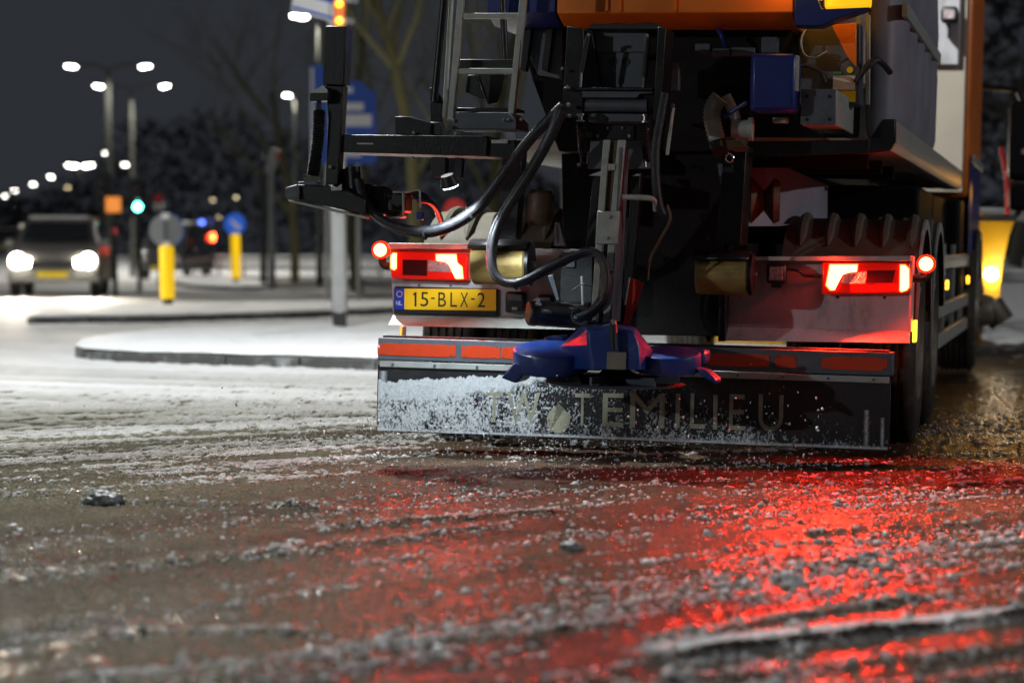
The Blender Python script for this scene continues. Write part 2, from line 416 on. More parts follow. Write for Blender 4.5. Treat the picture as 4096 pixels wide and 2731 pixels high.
co = np.stack([GX, GY, GH], -1).reshape(-1).astype(np.float32)
me.vertices.foreach_set("co", co)
idx = np.arange(nx * ny).reshape(ny, nx)
q = np.stack([idx[:-1, :-1], idx[:-1, 1:], idx[1:, 1:], idx[1:, :-1]], -1).reshape(-1, 4)
me.loops.add(q.size); me.polygons.add(len(q))
me.loops.foreach_set("vertex_index", q.reshape(-1).astype(np.int32))
me.polygons.foreach_set("loop_start", (np.arange(len(q)) * 4).astype(np.int32))
me.polygons.foreach_set("use_smooth", np.ones(len(q), bool))
me.update(calc_edges=True)
at = me.attributes.new("snow", 'FLOAT', 'POINT'); at.data.foreach_set("value", GS.reshape(-1).astype(np.float32))
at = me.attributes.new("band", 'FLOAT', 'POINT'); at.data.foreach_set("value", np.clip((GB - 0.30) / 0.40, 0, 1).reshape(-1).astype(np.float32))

at = me.attributes.new("clean", 'FLOAT', 'POINT'); at.data.foreach_set("value", GC.reshape(-1).astype(np.float32))

_sd = np.clip((1 - sstep(-1.6, 0.3, GX + 0.10 * (GY - 8))) * (0.5 + 1.0 * fbm(GX * 0.9, GY * 0.9, 3, 61)), 0, 1)  # lamp glitter painted in: olive tint and extra gloss on the left slush
at = me.attributes.new("olive_glint", 'FLOAT', 'POINT'); at.data.foreach_set("value", _sd.reshape(-1).astype(np.float32))

def ground_material():
    m, nt, b, out = _nt("slushy_road")
    N = nt.nodes.new; L = nt.links.new
    tc = N("ShaderNodeTexCoord"); att = N("ShaderNodeAttribute"); att.attribute_name = "snow"
    def noise(scale, det=4, rough=0.55):
        n = N("ShaderNodeTexNoise"); n.inputs["Scale"].default_value = scale; n.inputs["Detail"].default_value = det; n.inputs["Roughness"].default_value = rough
        L(tc.outputs["Object"], n.inputs["Vector"]); return n
    fine = noise(70, 5, 0.6); mid = noise(2.2, 6, 0.6); grit = noise(160, 3, 0.6); big = noise(0.35, 4)
    # slush: brown, varied
    s1 = N("ShaderNodeMix"); s1.data_type = 'RGBA'; s1.inputs[6].default_value = (0.008, 0.0052, 0.0035, 1); s1.inputs[7].default_value = (0.105, 0.068, 0.042, 1)
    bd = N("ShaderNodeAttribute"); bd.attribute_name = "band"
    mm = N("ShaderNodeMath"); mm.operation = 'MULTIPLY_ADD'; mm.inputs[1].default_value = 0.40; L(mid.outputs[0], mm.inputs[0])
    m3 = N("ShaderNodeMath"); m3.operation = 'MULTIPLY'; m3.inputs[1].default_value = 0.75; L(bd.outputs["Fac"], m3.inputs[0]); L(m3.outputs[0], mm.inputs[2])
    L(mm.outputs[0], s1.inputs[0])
    ol = N("ShaderNodeAttribute"); ol.attribute_name = "olive_glint"
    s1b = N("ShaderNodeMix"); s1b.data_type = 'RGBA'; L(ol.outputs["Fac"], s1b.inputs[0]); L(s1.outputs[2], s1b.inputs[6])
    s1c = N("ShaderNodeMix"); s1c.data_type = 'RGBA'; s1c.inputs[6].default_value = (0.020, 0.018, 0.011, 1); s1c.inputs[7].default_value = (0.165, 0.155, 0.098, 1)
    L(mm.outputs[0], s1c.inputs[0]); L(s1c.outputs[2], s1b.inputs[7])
    s2 = N("ShaderNodeMix"); s2.data_type = 'RGBA'; s2.blend_type = 'MULTIPLY'; s2.inputs[0].default_value = 0.8
    cr = N("ShaderNodeMapRange"); cr.inputs[1].default_value = 0.3; cr.inputs[2].default_value = 0.7; cr.inputs[3].default_value = 0.15; cr.inputs[4].default_value = 1.75
    L(fine.outputs[0], cr.inputs[0]); L(s1b.outputs[2], s2.inputs[6]); L(cr.outputs[0], s2.inputs[7])
    sn = N("ShaderNodeMix"); sn.data_type = 'RGBA'; sn.inputs[6].default_value = (0.20, 0.195, 0.165, 1); sn.inputs[7].default_value = (0.74, 0.75, 0.76, 1)
    ca = N("ShaderNodeAttribute"); ca.attribute_name = "clean"
    cm = N("ShaderNodeMath"); cm.operation = 'MULTIPLY_ADD'; cm.inputs[1].default_value = 0.5; cm.use_clamp = True; cs = N("ShaderNodeMath"); cs.operation = 'MULTIPLY_ADD'; cs.inputs[1].default_value = 0.95; cs.inputs[2].default_value = -0.22
    L(ca.outputs["Fac"], cs.inputs[0]); L(mm.outputs[0], cm.inputs[0]); L(cs.outputs[0], cm.inputs[2]); L(cm.outputs[0], sn.inputs[0])
    # break the snow edge up with grain
    ad = N("ShaderNodeMath"); ad.operation = 'MULTIPLY_ADD'; ad.inputs[1].default_value = 1.1; ad.inputs[2].default_value = -0.55
    L(fine.outputs[0], ad.inputs[0])
    ad2 = N("ShaderNodeMath"); ad2.operation = 'ADD'; L(att.outputs["Fac"], ad2.inputs[0]); L(ad.outputs[0], ad2.inputs[1])
    mr = N("ShaderNodeMapRange"); mr.inputs[1].default_value = 0.30; mr.inputs[2].default_value = 0.80; L(ad2.outputs[0], mr.inputs[0])
    mx = N("ShaderNodeMix"); mx.data_type = 'RGBA'; L(mr.outputs[0], mx.inputs[0]); L(s2.outputs[2], mx.inputs[6]); L(sn.outputs[2], mx.inputs[7])
    L(mx.outputs[2], b.inputs["Base Color"])
    rr = N("ShaderNodeMapRange"); rr.inputs[3].default_value = 0.22; rr.inputs[4].default_value = 0.62; L(mr.outputs[0], rr.inputs[0]); L(rr.outputs[0], b.inputs["Roughness"])
    b.inputs["IOR"].default_value = 1.33; sl = N("ShaderNodeMapRange"); sl.inputs[3].default_value = 0.14; sl.inputs[4].default_value = 0.42; L(ol.outputs["Fac"], sl.inputs[0]); L(sl.outputs[0], b.inputs["Specular IOR Level"])  # gloss raised on the left to imitate lamp glitter
    vo = N("ShaderNodeTexVoronoi"); vo.inputs["Scale"].default_value = 95; vo.feature = 'F1'; vo.inputs["Randomness"].default_value = 1.0
    L(tc.outputs["Object"], vo.inputs["Vector"])
    vm = N("ShaderNodeMath"); vm.operation = 'MULTIPLY_ADD'; vm.inputs[1].default_value = -0.9; L(vo.outputs["Distance"], vm.inputs[0]); L(fine.outputs[0], vm.inputs[2])
    bp = N("ShaderNodeBump"); bp.inputs["Strength"].default_value = 1.0; bp.inputs["Distance"].default_value = 0.016; L(vm.outputs[0], bp.inputs["Height"])
    bp2 = N("ShaderNodeBump"); bp2.inputs["Strength"].default_value = 0.5; bp2.inputs["Distance"].default_value = 0.003; L(grit.outputs[0], bp2.inputs["Height"]); L(bp.outputs[0], bp2.inputs["Normal"])
    L(bp2.outputs[0], b.inputs["Normal"])
    return m
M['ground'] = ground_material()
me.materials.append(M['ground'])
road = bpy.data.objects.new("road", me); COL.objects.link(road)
tag(road, "slushy brown road with snow crusts and tyre ruts across the junction", kind="structure")

# ------------------------------------------------------------------ crumbs of slush, one countless mass
ico_v = []
_g = (1 + 5 ** 0.5) / 2
for a, b_ in ((1, _g), (-1, _g), (1, -_g), (-1, -_g)):
    ico_v += [(a, b_, 0), (0, a, b_), (b_, 0, a)]
ico_v = np.array(ico_v); ico_v /= np.linalg.norm(ico_v[0])
def hull_faces(V):
    bm = bmesh.new(); vs = [bm.verts.new(p) for p in V]; bm.verts.index_update()
    bmesh.ops.convex_hull(bm, input=bm.verts)
    f = [tuple(v.index for v in fc.verts) for fc in bm.faces]; bm.free(); return np.array(f)
ico_f = hull_faces(ico_v)
def lumps(name, P, R, seed, m, flat=0.7, elong=None):
    rs = np.random.RandomState(seed); n = len(P)
    V = np.repeat(ico_v[None], n, 0) * rs.uniform(0.5, 1.3, (n, 12, 1))
    V *= rs.uniform(0.7, 1.4, (n, 1, 3)) * np.array([1, 1, flat])
    if elong is not None: V *= elong[:, None, :]
    a = rs.uniform(0, 2 * pi, n); c, s_ = np.cos(a)[:, None], np.sin(a)[:, None]
    if elong is None: V = np.stack([V[..., 0] * c - V[..., 1] * s_, V[..., 0] * s_ + V[..., 1] * c, V[..., 2]], -1)
    V = V * R[:, None, None] + P[:, None, :]
    F = (ico_f[None] + (np.arange(n) * 12)[:, None, None]).reshape(-1, 3)
    me = bpy.data.meshes.new(name); me.vertices.add(n * 12); me.vertices.foreach_set("co", V.reshape(-1).astype(np.float32))
    me.loops.add(F.size); me.polygons.add(len(F)); me.loops.foreach_set("vertex_index", F.reshape(-1).astype(np.int32))
    me.polygons.foreach_set("loop_start", (np.arange(len(F)) * 3).astype(np.int32)); me.polygons.foreach_set("use_smooth", np.ones(len(F), bool))
    me.update(calc_edges=True); me.materials.append(M[m])
    o = bpy.data.objects.new(name, me); COL.objects.link(o); return o
rs = np.random.RandomState(21)
cy = 5.0 + 10.5 * rs.rand(260000) ** 1.25; cx = (rs.rand(260000) * 2 - 1) * (0.6 + cy * 0.225)
k1 = streak(cx, cy, 3.2, 0.5, 3, 31); k2 = streak(cx, cy, 22, 3.0, 3, 33)
rightish = sstep(-1.2, 0.4, cx - 0.02 * cy)
pr = sstep(0.545, 0.68, 0.55 * k1 + 0.45 * k2 + 0.06 * rightish - 0.10 * sstep(0.5, 1.0, cx) * sstep(7.0, 6.2, cy))
pr = pr * (0.35 + 0.65 * rightish) + 0.006
keep = rs.rand(len(cx)) < pr * 0.30
cx, cy = cx[keep], cy[keep]
R = np.clip(np.exp(rs.normal(-5.22, 0.45, len(cx))), 0.0024, 0.019)
# crumbs lined up along the ruts
rx, ry, rr_ = [], [], []
for A, B, hh, ww, sn in RUTS:
    n = int(150 * (B - A).length / 1.5)
    t = rs.rand(n); o_ = rs.normal(0, 0.045, n)
    d = (B - A).normalized()
    rx.append(A.x + (B.x - A.x) * t - d.y * o_); ry.append(A.y + (B.y - A.y) * t + d.x * o_); rr_.append(np.clip(np.exp(rs.normal(-5.2, 0.45, n)), 0.0025, 0.018))
cx = np.concatenate([cx] + rx); cy = np.concatenate([cy] + ry); R = np.concatenate([R] + rr_)
ch, _, _, _ = ground_fields(cx[None].copy(), cy[None].copy()); ch = ch[0]
cr = lumps("slush_crumbs", np.stack([cx, cy, ch + R * 0.25], -1), R, 3, 'crumb')
tag(cr, "white crumbs of slush and snow strewn over the road", kind="stuff")

# a few lumps large enough to single out
def clod(name, px, py, size, seed, m, label, cat="ice"):
    g = ground_at(px, py); r2 = random.Random(seed)
    mb = MB(); bm = bmesh.new(); bmesh.ops.create_icosphere(bm, subdivisions=4, radius=1.0)
    for v in bm.verts:
        n = float(fbm(np.array([v.co.x * 1.6 + seed + v.co.z]), np.array([v.co.y * 1.6 + v.co.z * 0.7]), 3, seed)[0])
        n2_ = float(fbm(np.array([v.co.x * 5 + seed]), np.array([v.co.y * 5 + v.co.z * 4]), 3, seed + 3)[0])
        v.co *= 0.30 + 0.85 * n + 0.75 * (n2_ - 0.25)
        v.co = Vector((v.co.x * size[0], v.co.y * size[1], v.co.z * size[2]))
    me = bpy.data.meshes.new(name); bm.to_mesh(me); bm.free(); me.materials.append(M[m])
    me.polygons.foreach_set("use_smooth", [True] * len(me.polygons))
    o = bpy.data.objects.new(name, me); COL.objects.link(o); o.location = (g.x, g.y, size[2] * 0.22)
    tag(o, label, cat, "frozen clods on the road"); return o
clod("ice_clod", 420, 2012, (0.085, 0.06, 0.045), 4, 'ice', "wide dirty lump of ice with a snow rim on the olive slush")
clod("ice_clod", 2290, 2205, (0.045, 0.04, 0.032), 9, 'ice', "dark round frozen clod below the lettered mud flap")
clod("ice_clod", 3170, 2325, (0.036, 0.03, 0.027), 14, 'crumb', "pale snow lump inside the red light patch nearest the ridge")
clod("ice_clod", 3470, 2240, (0.03, 0.03, 0.024), 19, 'ice', "small dark clod in the middle of the red light patch")

# ================================================================== ISLANDS, ROADS, PATHS
def slab(name, outline, z0, z1, top_m, side_m, label, cat=None, kind=None, inset=0.10, wob=0.0):
    """kerbed island: a ring of kerb stones with snow lying on top"""
    P = [Vector((p.x, p.y, 0)) for p in outline]
    root = empty(name)
    c = sum(P, Vector()) / len(P)
    mb = MB(); mb.prism([c + (p - c) * 0.985 + Vector((0, 0, z0)) for p in P], (0, 0, z1 - z0 - 0.004)); mb.build("bed", side_m, root)
    # kerb stones laid one after the other along the outline
    for i in range(len(P)):
        a, b = P[i], P[(i + 1) % len(P)]; L = (b - a).length
        if L < 0.05: continue
        k = min(40, max(1, round(L / 1.0))); d = (b - a) / L; nrm = Vector((-d.y, d.x, 0))
        if nrm.dot(c - a) < 0: nrm = -nrm
        for j in range(k):
            p0_ = a + d * (L * j / k + 0.012); p1_ = a + d * (L * (j + 1) / k - 0.012); o_ = nrm * (RND.random() * 0.012 - 0.006); dz_ = RND.random() * 0.008
            q = [p0_ + o_, p1_ + o_, p1_ + o_ + nrm * 0.14, p0_ + o_ + nrm * 0.14]
            MB().prism([v + Vector((0, 0, z0)) for v in q], (0, 0, z1 - z0 + dz_)).build("kerb_stone", side_m, root, 0.012)
    # snow cushion: slightly overhanging, domed
    Q = []
    n = len(P)
    for i in range(n):
        a, b = P[i], P[(i + 1) % n]; k = max(1, int((b - a).length / 0.25)); k = min(k, 60)
        for j in range(k): Q.append(a + (b - a) * (j / k))
    m2 = MB(); rings = []
    for (f, zz) in ((0.985, z1 + 0.010), (0.992, z1 + 0.022), (0.985, z1 + 0.038), (0.95, z1 + 0.05), (0.6, z1 + 0.065), (0.0, z1 + 0.07)):
        ring = []
        for i, p in enumerate(Q):
            w = (RND.random() - 0.5) * 0.05
            d = (p - c); L = max(0.01, d.length)
            r = max(0, L * f - (0.0 if f > 0.995 else 0.0)) + (w if f > 0.5 else 0)
            ring.append(c + d * (r / L) + Vector((0, 0, zz + (w * 0.4))))
        rings.append(ring)
    vs = [v for r in rings for v in r]; nn = len(Q)
    fs = [(k * nn + i, k * nn + (i + 1) % nn, (k + 1) * nn + (i + 1) % nn, (k + 1) * nn + i) for k in range(len(rings) - 1) for i in range(nn)]
    m2.add(vs, fs); m2.build("snow_cover", top_m, root, ang=60)
    if cat: tag(root, label, cat)
    if kind: root["kind"] = kind; root["label"] = label
    return root
Z = 0.09
def gl(pts, z=Z): return [ground_at(px, py, z) for px, py in pts]
slab("traffic_island", gl([(300, 1392), (330, 1402), (480, 1412), (900, 1425), (1500, 1440), (2300, 1462), (2400, 1300), (1500, 1296), (800, 1318), (480, 1345), (340, 1368), (302, 1384)]), -0.02, Z, 'snow', 'kerb',
     "near kerbed island under thick snow with the tall grey pole on it", "traffic island")
slab("traffic_island", gl([(112, 1272), (600, 1267), (1100, 1254), (1465, 1240), (1900, 1222), (1900, 1206), (1300, 1212), (700, 1224), (300, 1240), (125, 1258)]), -0.02, Z, 'snow', 'kerb',
     "long narrow snowy island carrying the big yellow bollard", "traffic island")
slab("traffic_island", gl([(690, 1128), (760, 1140), (900, 1148), (1040, 1146), (1090, 1136), (1060, 1128), (960, 1118), (860, 1098), (760, 1085), (690, 1080)]), -0.02, Z, 'snow', 'kerb',
     "far small snowy island carrying the slim yellow bollard", "traffic island")
slab("pavement", gl([(1046, 1034), (1075, 1042), (1140, 1056), (1240, 1074), (1400, 1094), (1700, 1118), (2300, 1150), (2300, 1040), (1700, 1034), (1060, 1030)]), -0.02, Z, 'snow', 'kerb',
     "snowy verge along the curved far kerb", kind="structure")
def sheet(name, pts, z, m, label):
    mb = MB(); P = [ground_at(px, py, 0) for px, py in pts]
    mb.add([(p.x, p.y, z) for p in P], [tuple(range(len(P)))])
    o = mb.build(name, m); tag(o, label, kind="structure"); return o
sheet("side_road", [(560, 1070), (700, 1100), (820, 1125), (1100, 1160), (1500, 1190), (2100, 1200), (2100, 1150), (1500, 1120), (1200, 1075), (1060, 1046), (1010, 1032), (700, 1030), (590, 1042)], 0.03, 'asphalt',
      "dark wet side road curving between the islands")
# ================================================================== STREET LAMPS
def lamp_head(parent, loc, ax, lens, tilt=0.08, s=1.0):
    """flat luminaire: housing and glowing lens below it; ax = unit vector of the arm"""
    ax = Vector(ax); side = Vector((-ax.y, ax.x, 0)); loc = Vector(loc)
    hm = MB(); n = 12
    def ring(z, k):
        return [loc + ax * (0.33 * s * cos(2 * pi * i / n) * k) + side * (0.15 * s * sin(2 * pi * i / n) * k) + Vector((0, 0, z * s + tilt * cos(2 * pi * i / n) * 0.3 * s)) for i in range(n)]
    R_ = [ring(0.0, 1.0), ring(0.05, 1.0), ring(0.10, 0.7), ring(0.12, 0.2)]
    vs = [v for r in R_ for v in r]
    fs = [(k * n + i, k * n + (i + 1) % n, (k + 1) * n + (i + 1) % n, (k + 1) * n + i) for k in range(3) for i in range(n)] + [tuple(range(n)), tuple(range(4 * n - 1, 3 * n - 1, -1))]
    hm.add(vs, fs); h = hm.build("lamp_head", 'lamp_pole', parent)
    lm = MB(); R_ = [ring(-0.004, 0.93), ring(-0.05, 0.88), ring(-0.085, 0.6), ring(-0.095, 0.1)]
    vs = [v for r in R_ for v in r]; lm.add(vs, fs); lm.build("lens", lens, h)
def street_lamp(label, base, height, arms, lens='lamp_on', pr=0.075, watt=0, group="street lamps along the roads", col=(1.0, 0.95, 0.84), s=1.0, mp='lamp_pole', wide=False):
    root = empty("street_lamp", base, 0, label, "street lamp", group)
    mb = MB(); mb.tube([(0, 0, -0.1), (0, 0, 1.2), (0, 0, 1.25), (0, 0, height)], [pr * 1.3, pr * 1.3, pr, pr * 0.6], 12); mb.build("pole", mp, root)
    for (dx, dy) in arms:
        L = sqrt(dx * dx + dy * dy); ax = (dx / L, dy / L, 0)
        mb = MB(); mb.tube(smoothpath([(0, 0, height - 0.05), (dx * 0.3, dy * 0.3, height + 0.10), (dx * 0.8, dy * 0.8, height + 0.16)], 4), pr * 0.45, 8); mb.build("arm", mp, root)
        lamp_head(root, (dx, dy, height + 0.13), ax, lens, s=s)
        if watt and wide: light("street_light", 'POINT', (dx, dy, height - 0.15), watt, col, root, shadow_soft_size=0.14)
        elif watt:
            light("street_light", 'SPOT', (dx, dy, height - 0.06), watt, col, root, target=(dx * 1.1, dy * 1.1, 0), spot_size=radians(158), spot_blend=0.6, shadow_soft_size=0.14)
    return root
def lamp_px(label, px, py, depth, arms_px=None, lens='lamp_on', watt=0, s=1.0, polex=None, mp='lamp_pole', pr=0.075, col=(1.0, 0.95, 0.84)):
    """lamp whose head shows at px,py: pole foot placed straight below on the ground"""
    hpt = world_at(px, py, depth)
    if polex is None: polex = px
    b = world_at(polex, py, depth)
    arms = arms_px if arms_px else [(hpt.x - b.x if abs(hpt.x - b.x) > 0.3 else -0.5, 0)]
    return street_lamp(label, (b.x, depth, 0), hpt.z - 0.1, arms, lens, pr, watt, s=s, mp=mp, col=col)
k90 = 90 / FPX; k101 = 101 / FPX
lamp_px("taller near double-armed street lamp left of the green signal", 285, 268, 90, [(-148 * k90, 0), (148 * k90, 0)], 'lamp_on', 1500, 0.7, 433, pr=0.13)
lamp_px("second double-armed street lamp just above the green signal", 395, 347, 101, [(-132 * k101, 0), (132 * k101, 0)], 'lamp_on', 1500, 0.65, 527, pr=0.10)
lamp_px("bright large street lamp beside the blue street name sign", 1198, 68, 71, None, 'lamp_on', 2200, 0.85, 1275)
lamp_px("small street lamp between the trees and the dark arm", 1150, 383, 107, None, 'lamp_on', 1200, 0.6, 1180)
for (lab, px, py, le) in [
    ("bright far lamp directly on the line of the nearest double pole", 455, 615, 'lamp_on'),
    ("bright far lamp right over the green signal", 525, 660, 'lamp_on'),
    ("twin far lamps seen as one long blob above the car", 320, 662, 'lamp_on'),
    ("far lamp above the car, first of the row falling leftwards", 225, 708, 'lamp_on'),
    ("far lamp, second of the row falling leftwards", 152, 738, 'lamp_on'),
    ("far lamp, third of the row falling leftwards", 77, 763, 'lamp_on'),
    ("far lamp, last of the row at the picture edge", 35, 785, 'lamp_on'),
    ("yellowish far lamp right above the car roof", 290, 750, 'lamp_warm'),
    ("dim far lamp low at the picture edge", 43, 842, 'lamp_warm'),
    ("dim far lamp low beside the edge one", 83, 838, 'lamp_warm'),
    ("warm far lamp above the space between both bollards", 865, 800, 'lamp_warm'),
    ("warm far lamp straight above the slim bollard", 960, 790, 'lamp_warm'),
    ("pale far lamp low beside the grey sign pole", 1187, 858, 'lamp_far'),
    ("low warm far lamp left of the slim bollard sign", 890, 870, 'lamp_warm')]:
    d = 7.0 * FPX / max(160, 1015 - py); d = min(d, 330)
    if lab.startswith("twin"):
        kk = d / FPX; lamp_px(lab, px, py, d, [(-16 * kk - 0.3, 0), (16 * kk + 0.3, 0)], le, 0, 1.5, px)
    else: lamp_px(lab, px, py, d, None, le, 0, 0.75 if d > 150 else 1.0)
# unseen street lamps: some read from light on snow and truck, others added fill
street_lamp("street lamp at the corner beyond the picture edge lighting the snow", (-5.6, 15.8, 0), 9.0, [(2.4, -0.2)], 'lamp_on', 0.10, 8400, col=(0.96, 0.98, 0.97))
street_lamp("street lamp far behind the photographer", (-29.0, -11.0, 0), 8.0, [(1.6, 0.4)], 'lamp_on', 0.09, 6500, col=(0.92, 0.97, 1.0), wide=True)
street_lamp("street lamp on the far kerb behind the photographer", (25.0, 3.5, 0), 8.0, [(-1.6, 0.2)], 'lamp_on', 0.09, 3600, col=(0.95, 0.95, 1.0), wide=True)
street_lamp("added unseen lamp beyond the picture edge brightening the crossing", (-17.0, 38.0, 0), 8.0, [(1.6, 0.0)], 'lamp_on', 0.09, 8000, col=(1.0, 0.95, 0.85))  # added to brighten the bollards and the left background
street_lamp("added unseen lamp behind the truck body brightening the trees", (0.9, 40.0, 0), 8.5, [(-1.6, 0.0)], 'lamp_on', 0.09, 600, col=(1.0, 0.93, 0.75))  # added to light the trees, no such lamp is seen

# ================================================================== BOLLARDS AND SIGNS
def bollard(label, px, pyb, pytop, wpx, discpx, facing, lean):
    g = ground_at(px, pyb, Z + 0.05); k = g.y / FPX
    root = empty("keep_right_bollard", (g.x, g.y, Z), 0, label, "bollard", "yellow keep-right bollards"); root.rotation_euler = (0, -lean, 0)
    w = wpx * k; hh = (pyb - pytop) * k
    MB().lathe([(0, 0), (w * 0.36, 0), (w * 0.36, 0.16), (0, 0.16)], (0, 0, 0), (0, 0, 1), 20).build("foot", 'plate_black', root)
    MB().lathe([(0, 0.16), (w * 0.5, 0.16), (w * 0.5, hh - 0.03), (w * 0.44, hh), (0, hh)], (0, 0, 0), (0, 0, 1), 24).build("post", 'yellow', root)
    r = discpx * k / 2; zc = hh + r * 0.93
    d = MB(); d.lathe([(0, -0.012), (r, -0.012), (r, 0.012), (0, 0.012)], (0, 0, zc), (0, 1, 0), 36)
    disc = d.build("sign_disc", 'sign_grey' if not facing else 'disc_blue', root)
    f = MB()
    if not facing:
        d2 = MB().lathe([(r * 0.90, -0.016), (r * 1.04, -0.016), (r * 1.04, 0.02), (r * 0.90, 0.02)], (0.012, 0.008, zc), (0, 1, 0), 36); d2.build("rim", 'sign_blue', disc)
        MB().box((-0.14 * r, -0.05, zc - r * 0.95), (0.06 * r, -0.014, zc + r * 0.9)).build("bracket", 'grey_steel', disc)
        for zz in (zc + r * 0.85, zc - r * 0.85): MB().box((-0.2 * r, -0.06, zz - 0.05), (0.25 * r, -0.013, zz + 0.05)).build("clamp", 'sign_white', disc)
    else:
        # white arrow pointing down to the left
        arrow = [(-.45, -.45), (.05, -.45), (-.12, -.28), (.40, .22), (.22, .40), (-.28, -.12), (-.45, .05)]
        arrow = [(x * -1, y) for x, y in arrow][::-1]
        f.prism([(x * r * 1.1, -0.014, zc + y * r * 1.1) for x, y in arrow], (0, -0.004, 0)); f.build("arrow", 'sign_white', disc)
    return root
bollard("big yellow bollard with grey-backed round sign on the long island", 672, 1222, 972, 58, 134, False, 0.02)
bollard("slim far yellow bollard with blue round arrow sign facing us", 945, 1128, 930, 37, 86, True, 0.02)

# tall grey pole with street name sign
g = ground_at(1360, 1306, Z + 0.06); k = g.y / FPX
pole = empty("sign_pole", (g.x, g.y, Z), 0, "tall pale grey pole with dark foot on the near island", "pole"); pole.rotation_euler = (0, -0.012, 0)
MB().box((-0.075, -0.075, 0), (0.075, 0.075, 0.24)).build("foot", 'plate_black', pole, 0.01)
MB().lathe([(0, 0.22), (0.092, 0.22), (0.092, 4.6), (0, 4.6)], (0, 0, 0), (0, 0, 1), 8).build("shaft", 'pole_grey', pole, smooth=False)
MB().box((-0.02, -0.108, 1.35), (0.02, -0.085, 1.45)).build("hatch", 'sign_grey', pole)
p0 = world_at(1205, -80, g.y); p1 = world_at(1330, 90, g.y)
sg = empty("street_name_sign", (g.x, g.y - 0.12, p1.z - 0.25), radians(-35), "blue and white street name plate at the top of the grey pole", "sign"); sg.rotation_euler = (0, radians(15), radians(-35))
MB().box((-0.78, -0.012, 0.22), (-0.06, 0.012, 0.56)).build("plate", 'sign_white', sg, 0.004)
MB().box((-0.76, -0.018, 0.42), (-0.08, -0.013, 0.53)).build("blue_band", 'sign_blue', sg)
MB().box((-0.76, -0.018, 0.245), (-0.08, -0.013, 0.275)).build("blue_band", 'sign_blue', sg)
MB().box((-0.10, -0.03, 0.24), (0.08, 0.10, 0.30)).build("clamp", 'pole_grey', sg)
MB().box((-0.10, -0.03, 0.48), (0.08, 0.10, 0.54)).build("clamp", 'pole_grey', sg)
am = empty("warning_lamp", (g.x + 0.015, g.y - 0.13, p1.z + 0.03), 0, "amber warning lamp strapped to the top of the grey pole", "lamp")
MB().box((-0.07, -0.05, -0.10), (0.07, 0.03, 0.36)).build("housing", 'sign_orange', am, 0.02)
for z_ in (-0.03, 0.16, 0.33): MB().lathe([(0, -0.09), (0.03, -0.085), (0.042, -0.05), (0.042, -0.045)], (0, 0, z_), (0, 1, 0), 16).build("lens", 'amber_dim', am)

# blue direction sign further back
c0 = world_at(1240, 262, 52); c1 = world_at(1505, 655, 52)
ds = empty("direction_sign", ((c0.x + c1.x) / 2, 52, 0), 0, "large blue direction panel with white lines behind the grey pole", "sign")
hw = (c1.x - c0.x) / 2; zt, zb = c0.z, c1.z
MB().prism([(-hw, 0, zb), (hw, 0, zb), (hw, 0, zt - 0.62), (hw * 0.55, 0, zt - 0.35), (0.0, 0, zt - 0.30), (-hw * 0.55, 0, zt), (-hw, 0, zt)], (0, 0.04, 0)).build("panel", 'sign_blue', ds)
for (a, b_, u0, u1) in [(0.46, 0.38, -0.05, 0.62), (0.62, 0.50, -0.05, 0.86), (0.80, 0.73, -0.05, 0.60), (0.93, 0.86, -0.05, 0.55), (0.28, 0.22, -0.1, 0.3)]:
    MB().box((u0 * hw, -0.012, zt - (zt - zb) * a), (u1 * hw, -0.004, zt - (zt - zb) * b_)).build("white_line", 'sign_white', ds)
MB().box((-hw * 0.98, -0.012, zb + 0.05), (-hw * 0.90, -0.004, zt - 0.05)).build("white_border", 'sign_white', ds)
for xx in (-0.5, 0.45): MB().cyl((hw * xx, 0.1, -0.05), (hw * xx, 0.1, zt - 0.65), 0.05, 10).build("post", 'pole_grey', ds)

# traffic lights
def signal(label, px, py, depth, lit='green_on'):
    p = world_at(px, py, depth)
    root = empty("traffic_light", (p.x, depth, 0), 0, label, "traffic light")
    MB().cyl((0, 0, 0), (0, 0, p.z + 0.1), 0.06, 12).build("post", 'lamp_pole', root)
    MB().box((-0.24, -0.10, p.z - 0.25), (0.24, -0.06, p.z + 0.75)).build("backboard", 'plate_black', root, 0.08)
    MB().box((-0.14, -0.22, p.z - 0.17), (0.14, -0.11, p.z + 0.67)).build("housing", 'plate_black', root, 0.03)
    for i, mm in enumerate((lit, 'amber_off', 'red_off')):
        MB().lathe([(0, -0.27), (0.07, -0.262), (0.10, -0.23), (0.10, -0.215)], (0, 0, p.z + 0.25 * i), (0, 1, 0), 20).build("lens", M.get(mm, M['dark_lens']), root)
    return root
signal("traffic light showing green beside the orange sign", 556, 828, 62)
signal("unlit traffic light post left of the orange sign", 415, 800, 64, 'dark_lens')
def board(name, label, px0, py0, px1, py1, depth, m, cat="sign", round_=False, post=True, postm='lamp_pole'):
    a = world_at(px0, py0, depth); b = world_at(px1, py1, depth); cx_ = (a.x + b.x) / 2
    root = empty(name, (cx_, depth, 0), 0, label, cat); hw = (b.x - a.x) / 2
    if round_: MB().lathe([(0, -0.02), (hw, -0.02), (hw, 0.02), (0, 0.02)], (0, -0.06, (a.z + b.z) / 2), (0, 1, 0), 28).build("face", m, root)
    else: MB().box((-hw, -0.08, b.z), (hw, -0.05, a.z)).build("face", m, root, 0.02)
    if post: MB().cyl((0, 0, 0), (0, 0, a.z - 0.05), 0.04, 10).build("post", postm, root)
    return root
board("warning_board", "square orange sign left of the green signal", 424, 788, 486, 850, 58, 'board_orange')
board("route_sign", "pale round sign behind the orange one", 398, 755, 440, 800, 66, 'sign_grey', round_=True)
board("round_sign", "pink and white round sign over the big bollard", 616, 778, 655, 812, 70, 'sign_red', round_=True)
